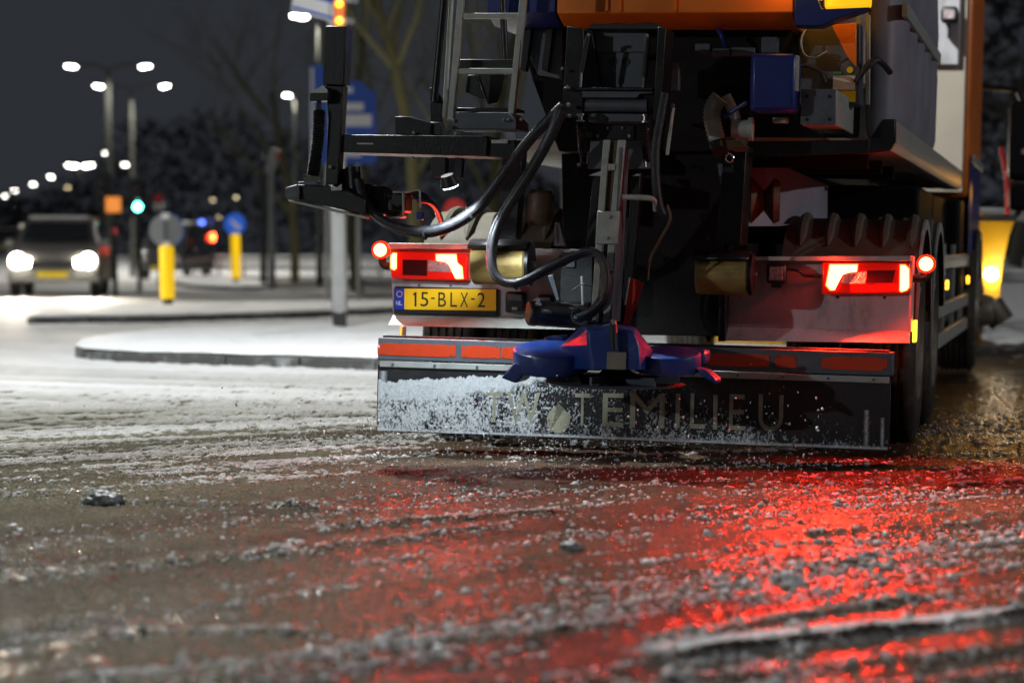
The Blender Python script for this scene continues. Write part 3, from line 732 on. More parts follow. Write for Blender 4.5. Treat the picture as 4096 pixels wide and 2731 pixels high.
board("round_sign", "pale lower plate under the pink round sign", 616, 814, 655, 840, 70.4, 'sign_white', post=False)
board("round_sign", "red-rimmed round sign behind the mudguard", 1775, 795, 1865, 885, 44, 'sign_red', round_=True)
board("marker_post", "small red marker below the orange sign", 452, 912, 474, 938, 56, 'sign_red')
board("far_blue_light", "small far blue light between both bollards, drawn as a glowing board", 798, 882, 818, 906, 95, 'blue_on')  # far blue lights stood in for by a glowing and a painted board
board("far_blue_light", "second paler far blue light between both bollards, drawn as a painted board", 834, 874, 852, 898, 99, 'sign_blue')
board("orange_marker", "slim amber marker beside the car roof", 380, 870, 396, 925, 66, 'sign_orange')
# pale post with hooded head
p = world_at(1085, 625, 66); mp_ = empty("camera_mast", (p.x, 66, 0), 0, "pale mast with hooded red-tipped head before the dark trees", "mast")
MB().tube([(0, 0, 0), (0, 0, p.z + 0.1)], [0.11, 0.085], 12).build("post", 'pole_grey', mp_)
MB().prism([(-0.2, -0.1, p.z - 0.45), (0.1, -0.1, p.z - 0.45), (0.28, -0.1, p.z + 0.16), (-0.02, -0.1, p.z + 0.2)], (0, 0.2, 0)).build("hood", 'pole_grey', mp_, 0.03)
MB().box((0.14, -0.14, p.z - 0.08), (0.26, -0.11, p.z + 0.1)).build("red_tip", 'sign_red', mp_)
p = world_at(1052, 640, 69); m2_ = empty("lamp_column", (p.x, 69, 0), 0, "plain grey column just left of the hooded mast", "mast")
MB().tube([(0, 0, 0), (0, 0, p.z)], [0.10, 0.08], 12).build("post", 'lamp_pole', m2_)
MB().lathe([(0, 0), (0.1, 0), (0.06, 0.1), (0, 0.12)], (0, 0, p.z), (0, 0, 1), 12).build("cap", 'lamp_pole', m2_)

# guard rail with snow on it, far side of the side road
def guard_rail(label, A, B, h, posts, rails, pm='pole_grey', rm='pole_grey', snow=True):
    A = Vector(A); B = Vector(B); d = B - A
    root = empty("guard_rail", A, atan2(d.y, d.x), label, "railing"); L = d.length
    for i in range(posts): MB().box((L * i / (posts - 1) - 0.04, -0.04, 0), (L * i / (posts - 1) + 0.04, 0.04, h)).build("post", pm, root)
    for z_ in rails:
        MB().box((-0.1, -0.10, z_ - 0.07), (L + 0.1, -0.05, z_ + 0.07)).build("rail", rm, root, 0.02)
        if snow: MB().box((-0.1, -0.11, z_ + 0.073), (L + 0.1, -0.03, z_ + 0.13)).build("snow_strip", 'snow', root, 0.02)
guard_rail("snow-topped guard rail across the far road", (world_at(780, 960, 96).x, 96, 0), (world_at(1640, 960, 84).x, 84, 0), 0.85, 9, (0.45, 0.78))
guard_rail("grey railing behind the yellow plough end", (4.3, 24.5, 0), (11.5, 30, 0), 1.45, 6, (0.75, 1.38), rm='pole_grey', snow=False)
def bank(name, x0, x1, y0, y1, h, label):
    mb = MB(); n = 40; vs = []; fs = []
    for j in range(6):
        for i in range(n + 1):
            t = i / n; u = j / 5
            vs.append((x0 + (x1 - x0) * t, y0 + (y1 - y0) * u, 0.02 + h * sin(pi * u * 0.5) * (0.75 + 0.5 * RND.random())))
    for j in range(5):
        for i in range(n): fs.append((j * (n + 1) + i, j * (n + 1) + i + 1, (j + 1) * (n + 1) + i + 1, (j + 1) * (n + 1) + i))
    o = mb.add(vs, fs).build(name, 'snow', ang=70); tag(o, label, kind="structure")
bank("snow_bank", -32, -4, 103, 116, 0.75, "low snow bank along the far road")
bank("snow_bank", 5.5, 40, 34, 44, 0.9, "snow bank beyond the railing")

# ================================================================== CARS
def car(label, loc, rz, paint, front=True, van=False, scale=1.0, headlights=True, group=None):
    root = empty("car", loc, rz, label, "car", group); hz = 2.15 if van else 1.62
    root.scale = (scale, scale, scale)
    # profile along y (front at -y)
    if van: prof = [(-2.3, 0.35), (-2.35, 0.75), (-2.2, 1.0), (-1.7, 1.2), (-0.9, hz - 0.05), (-0.6, hz), (2.2, hz), (2.35, 1.2), (2.35, 0.35)]
    else: prof = [(-2.1, 0.30), (-2.18, 0.55), (-2.08, 0.82), (-1.95, 0.92), (-1.15, 1.06), (-0.45, hz - 0.06), (0.0, hz), (1.2, hz - 0.05), (1.75, 1.12), (2.1, 1.02), (2.15, 0.35)]
    mb = MB(); rings = []
    for k, (sx, inset) in enumerate(((-0.90, 0.06), (-0.84, 0.0), (-0.45, 0.0), (0, 0.0), (0.45, 0.0), (0.84, 0.0), (0.90, 0.06))):
        row = []
        for (y, z) in prof:
            tz = max(0, (z - 0.95)) / (hz - 0.95)
            row.append((sx * (1 - 0.20 * tz), y * (1 - (0.03 * (sx / 0.9) ** 2)), 0.3 + (z - 0.3) * (1 - inset * 0.5) - 0.03 * (sx / 0.9) ** 2 * tz))
        rings.append(row)
    n = len(prof); vs = [v for r in rings for v in r]
    fs = [(k * n + i, k * n + (i + 1) % n, (k + 1) * n + (i + 1) % n, (k + 1) * n + i) for k in range(6) for i in range(n)]
    fs += [tuple(range(n)), tuple(range(7 * n - 1, 6 * n - 1, -1))]
    mb.add(vs, fs); body = mb.build("body", paint, root, 0.03)
    # windscreen
    i0, i1 = (3, 4) if van else (4, 5)
    y0, z0 = prof[i0]; y1, z1 = prof[i1]
    def pane(ya, za, yb, zb, off, nm):
        MB().prism([(-0.70, ya + off, za + 0.05), (0.70, ya + off, za + 0.05), (0.60, yb + off, zb - 0.05), (-0.60, yb + off, zb - 0.05)], (0, -0.015, 0.02)).build(nm, 'glass', root)
    pane(y0 + 0.05, z0 + 0.02, y1 - 0.02, z1 + 0.0, -0.03, "windscreen")
    if van: pane(prof[6][0] + 0.11, 1.25, prof[6][0] + 0.09, hz - 0.15, 0.08, "rear_window")
    else: pane(prof[8][0] + 0.02, prof[8][1], prof[7][0] + 0.03, prof[7][1], 0.04, "rear_window")
    for s_ in (-1, 1):
        for yy in (-1.35, 1.35):
            w = MB(); w.lathe([(0, -0.11), (0.2, -0.11), (0.31, -0.09), (0.335, -0.05), (0.335, 0.05), (0.31, 0.09), (0.2, 0.11), (0, 0.11)], (s_ * 0.80, yy, 0.335), (1, 0, 0), 24)
            wh = w.build("wheel", 'tyre', root); MB().lathe([(0, s_ * 0.113), (0.19, s_ * 0.113), (0.2, s_ * 0.11)], (s_ * 0.80, yy, 0.335), (1, 0, 0), 16).build("rim", 'rim', wh)
        MB().box((s_ * 0.88 - 0.10 + s_ * 0.08, -1.0, 1.02), (s_ * 0.88 + 0.10 + s_ * 0.08, -0.90, 1.18)).build("mirror", paint, root, 0.03)
        MB().prism([(s_ * 0.885, -0.75, 1.08), (s_ * 0.885, 1.3, 1.08), (s_ * 0.80, 0.95, hz - 0.12), (s_ * 0.80, -0.25, hz - 0.12)], (s_ * 0.012, 0, 0.0)).build("side_window", 'glass', root)
        # lamps
        yb = prof[0][0] - 0.06
        hl = MB(); hl.lathe([(0, -0.05), (0.10, -0.04), (0.14, 0.0), (0.14, 0.05), (0, 0.05)], (s_ * 0.70, yb + 0.03, 0.74), (0, 1, 0), 20); hl.build("headlight", 'head_on' if headlights else 'clear_lens', root)
        hl = MB(); hl.lathe([(0, -0.04), (0.06, -0.03), (0.085, 0.0), (0.085, 0.05), (0, 0.05)], (s_ * 0.50, yb + 0.03, 0.70), (0, 1, 0), 16); hl.build("inner_lamp", 'head_on' if headlights else 'clear_lens', root)
        ye = prof[-1][0]; zl = 1.62 if van else 0.85
        MB().box((s_ * 0.78 - 0.10, ye - 0.05, zl - 0.14), (s_ * 0.78 + 0.10, ye + 0.025, zl + 0.14)).build("tail_light", 'tail_on' if not front else 'red_plastic', root, 0.03)
    yf = prof[1][0] - 0.02
    MB().box((-0.30, yf - 0.02, 0.40), (0.30, yf + 0.05, 0.52)).build("number_plate", 'plate_yellow', root, 0.005)
    MB().box((-0.45, yf - 0.005, 0.58), (0.45, yf + 0.08, 0.74)).build("grille", 'plate_black', root, 0.02)
    MB().box((-0.86, yf - 0.012, 0.41), (0.86, yf + 0.05, 0.47)).build("bumper_trim", 'sign_grey', root, 0.01)
    MB().prism([(-0.62, -0.35, hz - 0.02), (0.62, -0.35, hz - 0.02), (0.60, 1.2, hz - 0.03), (-0.60, 1.2, hz - 0.03)], (0, 0, 0.06)).build("roof_snow", 'snow', root, 0.03)
    if headlights:
        for s_ in (-1, 1):
            light("headlight_beam", 'SPOT', (s_ * 0.70, prof[0][0] - 0.25, 0.70), 3000, (1.0, 0.88, 0.70), root, target=(s_ * 0.70, prof[0][0] - 20, -0.05), spot_size=radians(70), spot_blend=0.9, shadow_soft_size=0.08)
    return root
car("oncoming grey car with dazzling headlights and snowy roof", (-10.55, 56.6, 0), radians(6), 'car_silver', True, scale=1.12, group="cars on the crossing road")
v = world_at(705, 1000, 92); car("dark van driving away with one red tail light beside the bollard", (v.x, 92, 0), radians(-8), 'car_dark', False, True, headlights=False, group="cars on the crossing road")
v = world_at(22, 930, 150); car("distant car whose two headlights merge at the picture edge", (v.x, 150, 0.9), 0, 'car_dark', True, group="cars on the crossing road")

# ================================================================== TREES
def tree(label, base, h, seed, spread=0.55, m='bark', levels=5, r0=0.16, low=0.25, group="bare trees behind the truck", kids=4):
    r2 = random.Random(seed); root = empty("bare_tree", base, 0, label, "tree", group)
    tr = MB(); cr = MB()
    def grow(p, d, L, r, lv):
        n = 4; path = [p]; dd = d.copy()
        for i in range(n):
            dd = (dd + Vector((r2.uniform(-1, 1), r2.uniform(-1, 1), r2.uniform(-0.4, 0.7))) * 0.16).normalized()
            path.append(path[-1] + dd * (L / n))
        rr = [r * (1 - 0.5 * i / n) for i in range(n + 1)]
        (tr if lv == 0 else cr).tube(path, rr, 7 if lv < 2 else (4 if lv < 3 else 3), cap=False)
        if lv >= levels: return
        k = kids + (2 if lv == 0 else 0)
        for i in range(k):
            t = r2.uniform(low if lv == 0 else 0.15, 1.0); j = min(n - 1, int(t * n)); q_ = path[j].lerp(path[j + 1], t * n - j)
            a = r2.uniform(0, 2 * pi); sd = Vector((cos(a), sin(a), r2.uniform(0.1, 0.9)))
            nd = (dd * (1 - spread) + sd * spread).normalized()
            grow(q_, nd, L * r2.uniform(0.48, 0.72), rr[j] * r2.uniform(0.4, 0.62), lv + 1)
    grow(Vector((0, 0, -0.1)), Vector((0, 0, 1)), h * 0.55, r0, 0)
    tr.build("trunk", m, root); cr.build("crown", 'twigs' if m == 'bark' else 'bark_dark', root)
    return root
for (lab, px, d, h, sd, m, lv) in [
    ("mossy bare tree whose trunk shows under the black beam", 1690, 46, 11.5, 3, 'bark', 5),
    ("mossy bare tree behind the blue direction panel", 1430, 60, 13, 8, 'bark', 5),
    ("bare tree between the bright street lamp and the panel", 1180, 82, 12, 12, 'bark', 5),
    ("bare tree right behind the ladder", 1930, 55, 13, 15, 'bark', 5),
    ("dark bare tree beyond the cab mirrors", 4020, 42, 10, 22, 'bark_dark', 5),
    ("dark bare tree at the picture edge beyond the plough", 4220, 50, 11, 27, 'bark_dark', 5)]:
    w_ = world_at(px, 1015, d); tree(lab, (w_.x, d, 0), h, sd, m=m, levels=lv)
# far wood reading as one dark mass
def wood(name, x0, x1, d, hfun, n, seed, label):
    rs = np.random.RandomState(seed); X = rs.uniform(x0, x1, n); T = rs.rand(n) ** 0.8
    Hh = np.array([hfun(x) for x in X]) * (0.72 + 0.40 * vnoise(X * 0.35, X * 0 + 2.2, seed)); Zc = Hh * T; Yc = d + rs.uniform(-8, 8, n)
    s = rs.uniform(0.10, 0.36, n)
    V = np.zeros((n, 3, 3)); dirs = rs.normal(0, 1, (n, 2, 3)); dirs /= np.linalg.norm(dirs, axis=-1, keepdims=True)
    V[:, 0] = np.stack([X, Yc, Zc], -1); V[:, 1] = V[:, 0] + dirs[:, 0] * s[:, None] * 2.6; V[:, 2] = V[:, 0] + dirs[:, 1] * s[:, None] * 0.9
    me = bpy.data.meshes.new(name); me.from_pydata(V.reshape(-1, 3).tolist(), [], np.arange(n * 3).reshape(-1, 3).tolist()); me.materials.append(M['wood_mass'])
    o = bpy.data.objects.new(name, me); COL.objects.link(o); tag(o, label, kind="stuff")
wood("far_wood", -50, 40, 175, lambda x: 5.5 + 6.5 * exp(-((x + 17) / 9) ** 2) + 4 * exp(-((x + 4) / 6) ** 2) + 3.0 * exp(-((x + 27) / 3) ** 2), 26000, 3, "dark bare wood along the horizon behind the lamps")
wood("far_wood", 9, 34, 60, lambda x: 10.5, 9000, 5, "dark thicket beyond the cab")
# ================================================================== THE SALT SPREADER TRUCK
T = empty("salt_spreading_truck", TRUCK_POS, 0, "orange and white salt spreading truck seen from behind with a blue spreading disc", "truck")
T.rotation_mode = 'XYZ'; T.rotation_euler = TRUCK_ROT.to_euler()
def bx(name, x0, y0, x1, y1, l0, l1, m, par=None, bev=0.004, mb=None):
    xm, ym = (x0 + x1) / 2, (y0 + y1) / 2
    a = tp(x0, ym, l0).x; b = tp(x1, ym, l0).x; t = tp(xm, y0, l0).z; d = tp(xm, y1, l0).z
    if mb is not None: mb.box((a, l0, d), (b, l1, t)); return mb
    return MB().box((a, l0, d), (b, l1, t)).build(name, m, par or T, bev)
def pr(name, pts, l0, l1, m, par=None, bev=0.004, shift=(0, 0)):
    P = [tp(x, y, l0) for x, y in pts]
    return MB().prism(P, (shift[0], l1 - l0, shift[1])).build(name, m, par or T, bev)
def tb(name, pts, r, m, par=None, sub=6, n=10):
    P = [tp(*p) for p in pts]
    return MB().tube(smoothpath(P, sub) if sub > 1 else P, r, n).build(name, m, par or T)
def bolt(px, py, l, r=0.009, m='bolt', par=None):
    m = 'bolt' if m == 'chrome' else m; r *= 0.85
    p = tp(px, py, l); return MB().lathe([(0, -0.012), (r * 0.9, -0.012), (r, -0.009), (r, 0.004), (0, 0.004)], p, (0, 1, 0), 6).build("bolt", m, par or T)
def ribbed(pts, r, rings, m, name, par=None, amp=0.3, sub=None):
    P = smoothpath([tp(*p) for p in pts], max(2, int(rings * 2 / max(1, len(pts) - 1))))
    rr = [r * (1 + (amp if i % 2 else -amp * 0.6)) for i in range(len(P))]
    return MB().tube(P, rr, 14).build(name, m, par or T, ang=80)

# ---- chassis and body
for s_ in (-1, 1): MB().box((s_ * 0.42 - 0.05, 0.62, 0.74), (s_ * 0.42 + 0.05, 9.6, 1.02)).build("chassis_rail", 'chassis', T)
pr("rear_crossmember", [(2245, 615), (2890, 600), (2900, 1345), (2260, 1335)], 0.62, 0.70, 'chassis')
pr("hopper_lower", [(2075, 112), (3170, 112), (3010, 430), (2905, 605), (2235, 605), (2130, 320)], 0.55, 7.2, 'chassis')
pr("hopper_slope_plate", [(2068, 105), (2250, 112), (2250, 320), (2150, 300)], 0.50, 0.53, 'grey_steel')
for x_ in (2112, 2200): pr("stiffener", [(x_ - 14, 110), (x_ + 16, 110), (x_ - 8, 290), (x_ - 34, 280)], 0.44, 0.495, 'black_steel')
MB().prism([tp(2945, 622, 1.0), tp(3080, 640, 1.0), tp(3310, 742, 1.9), tp(3310, 872, 1.9), tp(3120, 905, 1.0), tp(2945, 905, 1.0)], (-0.04, 0.04, 0)).build("hopper_cone", 'tank', T)
pr("cross_shelf", [(2870, 655), (2960, 655), (2960, 740), (2880, 735)], 0.58, 0.60, 'grey_steel')
def shell(name, xa, xb, m, fold=52, low=107, ztop=2.9, l0=0.20):
    a = tp(xa, fold, l0); b = tp(xb, fold, l0); zf = (a.z + b.z) / 2; zl = tp((xa + xb) / 2, low, l0 + 0.16).z
    P = [(a.x, l0, ztop), (a.x, l0, zf), (a.x, l0 + 0.16, zl), (a.x, 7.0, zl), (a.x, 7.0, ztop)]
    return MB().prism(P, (b.x - a.x, 0, 0)).build(name, m, T, 0.006)
shell("rear_body_panel", 2228, 3172, 'orange_paint')
shell("side_body_panel", 1948, 2222, 'blue_paint', 52, 107, 2.9, 0.215)
for xx in (2418, 2470, 2690): pr("body_rib", [(xx, -200), (xx + 14, -200), (xx + 14, 46), (xx, 46)], 0.185, 0.199, 'orange_paint', bev=0.003)
pr("corner_wing", [(3178, -60), (3245, -60), (3285, 38), (3480, 30), (3360, 72), (3282, 104), (3178, 104)], 0.16, 0.34, 'blue_paint')
pr("side_flank", [(3288, -200), (3490, -200), (3486, -60), (3290, -60)], 0.95, 1.1, 'orange_paint')
pr("amber_light_bar", [(3296, -58), (3486, -58), (3480, 30), (3298, 38)], 0.55, 0.65, 'amber_bar', bev=0.015)
pr("side_flank", [(3325, 100), (3425, 92), (3425, 270), (3390, 230)], 0.66, 0.685, 'orange_paint')
bc = empty("amber_beacon", (0, 0, 0)); bc.parent = T
p = tp(3242, 30, 0.30)
MB().lathe([(0, 0), (0.066, 0), (0.066, 0.028), (0.058, 0.034), (0, 0.034)], p, (0, 0, 1), 24).build("base", 'plate_black', bc)
MB().lathe([(0, 0.034), (0.056, 0.034), (0.056, 0.10), (0.044, 0.13), (0, 0.14)], p, (0, 0, 1), 24).build("lens", 'amber_on', bc)
light("beacon_light", 'POINT', (p.x - 0.10, p.y - 0.22, p.z + 0.16), 1.6, (1.0, 0.42, 0.04), T, shadow_soft_size=0.05)

# ---- dark boxes, brackets and stickers on the offside corner
pr("control_cabinet", [(3195, 110), (3440, 95), (3440, 420), (3195, 420)], 0.70, 0.9, 'grey_steel')
bx("sticker", 3332, 303, 3420, 360, 0.690, 0.696, 'print_white', bev=0); bx("sticker", 3350, 364, 3422, 408, 0.690, 0.696, 'plate_yellow', bev=0)
bx("sticker", 3335, 287, 3366, 300, 0.690, 0.696, mat('sticker_green', (0.05, 0.30, 0.06), 0.5), bev=0)
p = tp(3400, 280, 0.69); MB().lathe([(0, 0), (0.016, 0), (0.016, 0.006), (0, 0.006)], p, (0, 1, 0), 16).build("sticker", 'plate_yellow', T)
for x_ in (3432, 3472): pr("upright", [(x_ - 9, 60), (x_ + 9, 60), (x_ + 6, 420), (x_ - 12, 420)], 0.75, 0.79, 'alu')
tb("cable", [(3225, 112, 0.6), (3205, 160, 0.58), (3215, 215, 0.58), (3255, 232, 0.58), (3310, 205, 0.58)], 0.005, 'alu')
tb("cable", [(3200, 262, 0.5), (3240, 268, 0.5), (3280, 290, 0.5), (3300, 330, 0.5)], 0.010, 'hose')
bx("blue_cabinet", 2999, 214, 3183, 446, -0.06, 0.16, 'blue_paint', bev=0.022)
bx("cabinet_hinge", 3180, 222, 3192, 365, -0.05, 0.0, 'alu', bev=0.002)
gb = bx("box_beam", 3203, 357, 3346, 500, 0.06, 1.35, 'alu', bev=0.006)
bx("end_plate", 3203, 357, 3343, 500, 0.045, 0.058, 'grey_steel', gb, 0.004)
for (x_, y_) in ((3227, 387), (3318, 387), (3227, 478), (3318, 478)): p = tp(x_, y_, 0.044); MB().lathe([(0, -0.003), (0.009, -0.003), (0.009, 0), (0, 0)], p, (0, 1, 0), 12).build("bolt_hole", 'plate_black', gb)
pr("deck_edge", [(2990, 566), (3480, 560), (3475, 612), (2990, 628)], 0.30, 0.34, 'black_steel')
pr("rail_end_cap", [(3473, 562), (3528, 477), (3581, 477), (3581, 570), (3560, 602), (3470, 612)], 0.28, 0.36, 'black_steel', bev=0.006)
a = tp(3580, 480, 0.36); b = tp(3578, 570, 0.36); c = tp(3561, 603, 0.36)
MB().prism([(a.x, 0.362, a.z), (b.x, 0.362, b.z), (c.x, 0.362, c.z), (c.x - 0.12, 0.362, c.z), (c.x - 0.12, 0.362, c.z + 0.02), (a.x - 0.04, 0.362, a.z)], (0, 7.4, 0)).build("side_rail", 'alu', T, 0.003)
dz = c.z
MB().box((0.30, 0.42, dz + 0.004), (c.x - 0.122, 7.7, dz + 0.06)).build("deck_floor", 'cream_paint', T)
MB().box((-1.15, 0.9, dz + 0.004), (-0.35, 7.7, dz + 0.06)).build("deck_floor", 'cream_paint', T)
for yy in (0.9, 1.8, 2.7): MB().box((0.35, yy, dz - 0.07), (c.x - 0.15, yy + 0.06, dz + 0.002)).build("deck_bearer", 'chassis', T)
for (ya, yb_) in ((3.75, 5.2), (5.3, 7.1)): MB().box((0.55, ya, 1.03), (1.12, yb_, dz - 0.08)).build("side_locker", 'chassis', T, 0.02)
MB().box((-1.12, 3.75, 1.03), (-0.5, 7.1, dz - 0.08)).build("side_locker", 'chassis', T, 0.02)
# brine tanks above the rail
x1 = a.x - 0.01
for i in range(5):
    y0 = 0.95 + i * 0.66; zc0, zc1 = a.z - 0.06, 2.78; rings = []
    for (zz, k_) in ((zc0, 0.55), (zc0 + 0.04, 0.85), (zc0 + 0.12, 0.98), (zc0 + 0.5, 1.0), ((zc0 + zc1) / 2, 0.97), (zc1 - 0.45, 1.0), (zc1 - 0.10, 0.9), (zc1, 0.5)):
        rings.append([(x1 - 0.15 + 0.16 * k_ * (abs(sin(t)) ** 0.6) * (1 if sin(t) > 0 else -0.3), y0 + 0.325 + 0.322 * cos(t), zz) for t in [2 * pi * j / 28 for j in range(28)]])
    vs = [v for r in rings for v in r]; nn_ = 28
    fs = [(k_ * nn_ + j, k_ * nn_ + (j + 1) % nn_, (k_ + 1) * nn_ + (j + 1) % nn_, (k_ + 1) * nn_ + j) for k_ in range(7) for j in range(nn_)] + [tuple(range(nn_)), tuple(range(8 * nn_ - 1, 7 * nn_ - 1, -1))]
    MB().add(vs, fs).build("brine_tank", 'tank', T, ang=60)
MB().prism([(x1 - 0.012, 0.95, a.z + 0.55), (x1 - 0.012, 0.95, a.z + 0.62), (x1 - 0.012, 4.2, a.z + 0.62), (x1 - 0.012, 4.2, a.z + 0.55)], (0.026, 0, 0)).build("tank_strap", 'alu', T)
tb("pipe", [(3420, 330, 0.7), (3500, 240, 0.72), (3560, 290, 0.9)], 0.016, 'hose')

# ---- light panels, number plate
PL = 0.40
lp = pr("light_panel", [(1560, 985), (2340, 998), (2340, 1272), (1572, 1262)], PL, PL + 0.10, 'white_paint')
pr("panel_lip", [(1553, 972), (1905, 975), (1905, 998), (1553, 995)], PL - 0.07, PL + 0.1, 'alu', lp)
def lip(name, pts, la, lb, m, par):
    A = [tp(pts[0][0], pts[0][1], la), tp(pts[1][0], pts[1][1], la), tp(pts[2][0], pts[2][1], lb), tp(pts[3][0], pts[3][1], lb)]
    return MB().prism(A, (0, 0.004, 0.006)).build(name, m, par, 0.0)
lip("lower_lip", [(1574, 1262), (2300, 1272), (2300, 1318), (1552, 1302)], PL - 0.002, PL - 0.075, 'alu', lp)
rp = pr("light_panel", [(2905, 1046), (3640, 1034), (3640, 1326), (2905, 1312)], PL, PL + 0.10, 'white_paint')
pr("panel_lip", [(2985, 1026), (3645, 1024), (3645, 1045), (2985, 1044)], PL - 0.07, PL + 0.1, 'alu', rp)
lip("lower_lip", [(2905, 1312), (3640, 1326), (3640, 1372), (2898, 1362)], PL - 0.002, PL - 0.075, 'white_paint', rp)
MB().box((tp(3640, 1200, PL).x + 0.001, PL - 0.06, tp(3640, 1326, PL).z), (tp(3640, 1200, PL).x + 0.012, PL + 0.1, tp(3640, 1026, PL).z)).build("panel_side", 'white_paint', rp)
for (x_, y_) in ((3538, 1190), (3350, 1188)): p = tp(x_, y_, PL - 0.001); MB().lathe([(0, -0.002), (0.008, -0.002), (0.008, 0), (0, 0)], p, (0, 1, 0), 12).build("screw_hole", 'plate_black', rp)
for (x_, y_) in ((1677, 1140), (1803, 1142)): p = tp(x_, y_, PL - 0.001); MB().lathe([(0, -0.003), (0.007, -0.003), (0.007, 0), (0, 0)], p, (0, 1, 0), 12).build("screw", 'grey_steel', lp)
pr("panel_frame_edge", [(2880, 1050), (2908, 1050), (2900, 1365), (2872, 1365)], PL - 0.1, PL + 0.1, 'black_steel')
def lampzoom(ox, oy, k, pts): return [(ox + k * x, oy + k * y) for x, y in pts]
def tail(side, house, L, bar, facets, dark, ox, oy, k):
    root = empty("tail_lamp"); root.parent = T
    pr("lens", house, PL - 0.065, PL - 0.002, 'tail_glow', root, 0.008)
    pr("brake_light", lampzoom(ox, oy, k, L), PL - 0.072, PL - 0.066, 'tail_core', root, 0)
    pr("outer_light", lampzoom(ox, oy, k, bar), PL - 0.072, PL - 0.066, 'tail_core', root, 0)
    def grow(P_, k_):
        cx_ = sum(p_[0] for p_ in P_) / len(P_); cy_ = sum(p_[1] for p_ in P_) / len(P_)
        return [(cx_ + (x_ - cx_) * k_ + (18 if x_ > cx_ else -18), cy_ + (y_ - cy_) * k_ + (14 if y_ > cy_ else -14)) for x_, y_ in P_]
    pr("light_edge", lampzoom(ox, oy, k, grow(L, 1.02)), PL - 0.0685, PL - 0.066, 'edge_glow', root, 0)
    pr("light_edge", lampzoom(ox, oy, k, grow(bar, 1.02)), PL - 0.0685, PL - 0.066, 'edge_glow', root, 0)
    pr("reversing_lens", lampzoom(ox, oy, k, facets), PL - 0.0705, PL - 0.066, 'clear_lens', root, 0)
    pr("indicator_lens", lampzoom(ox, oy, k, dark), PL - 0.0705, PL - 0.066, 'dark_lens', root, 0)
tail("near", [(1559, 1012), (1580, 1006), (1872, 1014), (1873, 1122), (1575, 1114), (1563, 1106)],
     [(1445, 400), (1900, 400), (1925, 600), (2040, 680), (2065, 960), (1890, 965), (1810, 800), (1740, 640), (1640, 575), (1445, 545)],
     [(430, 370), (500, 375), (495, 720), (440, 760), (375, 720), (375, 440)],
     [(1240, 530), (1445, 560), (1640, 590), (1735, 650), (1800, 820), (1245, 790)], [(650, 520), (1220, 530), (1220, 900), (650, 880)], 1500, 950, 0.17)
tail("far", [(3287, 1050), (3640, 1052), (3640, 1172), (3287, 1176)],
     [(200, 290), (725, 290), (715, 430), (560, 445), (450, 480), (380, 600), (330, 700), (290, 780), (210, 780), (125, 680)],
     [(1580, 300), (1660, 300), (1740, 380), (1740, 720), (1690, 780), (1610, 815), (1570, 790)],
     [(465, 480), (920, 420), (885, 660), (400, 660)], [(925, 400), (1480, 400), (1420, 640), (895, 640)], 3280, 1000, 0.204)
def marker(px, py, l, stalk):
    root = empty("marker_lamp"); root.parent = T; p = tp(px, py, l)
    MB().lathe([(0, -0.028), (0.020, -0.026), (0.031, -0.014), (0.034, 0.0), (0, 0.0)], p, (0, 1, 0), 24).build("lens", 'tail_core', root)
    MB().lathe([(0, 0.001), (0.045, 0.001), (0.045, 0.03), (0, 0.03)], p, (0, 1, 0), 24).build("rim", 'rim_glow', root)
    tb("stalk", [(x, y, l + 0.02) for x, y in stalk], 0.020, 'rubber', root)
marker(1521, 1000, 0.34, [(1530, 1015), (1530, 1050), (1545, 1064), (1572, 1064)])
marker(3704, 1056, 0.36, [(3712, 1070), (3712, 1098), (3695, 1113), (3640, 1113)])
for (px, py) in ((1790, 1060), (3370, 1110)):
    p = tp(px, py, PL - 0.10)
    light("tail_light_glow", 'AREA', p, 7 if px < 2000 else 100, (1.0, 0.02, 0.006), T, target=(p.x + (-0.3 if px < 2000 else 1.2), p.y - 2.2, p.z - 0.9), shape='RECTANGLE', size=0.22, size_y=0.08, spread=radians(150))
for (px, py, l_, w_) in ((3692, 1008, 0.42, 2.4), (3330, 1012, 0.28, 1.2), (1530, 955, 0.10, 1.5), (1800, 1000, 0.24, 0.3)):
    light("lamp_spill", 'POINT', tp(px, py, l_), w_, (1.0, 0.025, 0.006), T, shadow_soft_size=0.03)
wl = empty("square_work_lamp"); wl.parent = T
bx("housing", 3065, 1056, 3143, 1134, PL - 0.09, PL - 0.03, 'plate_black', wl, 0.012)
bx("lens", 3076, 1067, 3132, 1122, PL - 0.096, PL - 0.091, 'clear_lens', wl, 0.004)
bx("mount", 3085, 1125, 3125, 1150, PL - 0.06, PL - 0.002, 'plate_black', wl)
tb("lamp_cable", [(3142, 1075, 0.33), (3195, 1083, 0.34), (3222, 1102, 0.36), (3290, 1104, 0.37)], 0.008, 'hose', wl)
for (nm, mm) in (("side_marker", 'amber_dim'),):
    a_ = tp(3642, 1322, PL); MB().box((a_.x + 0.012, PL - 0.04, a_.z - 0.055), (a_.x + 0.028, PL + 0.06, a_.z + 0.05)).build(nm, mm, T, 0.004)
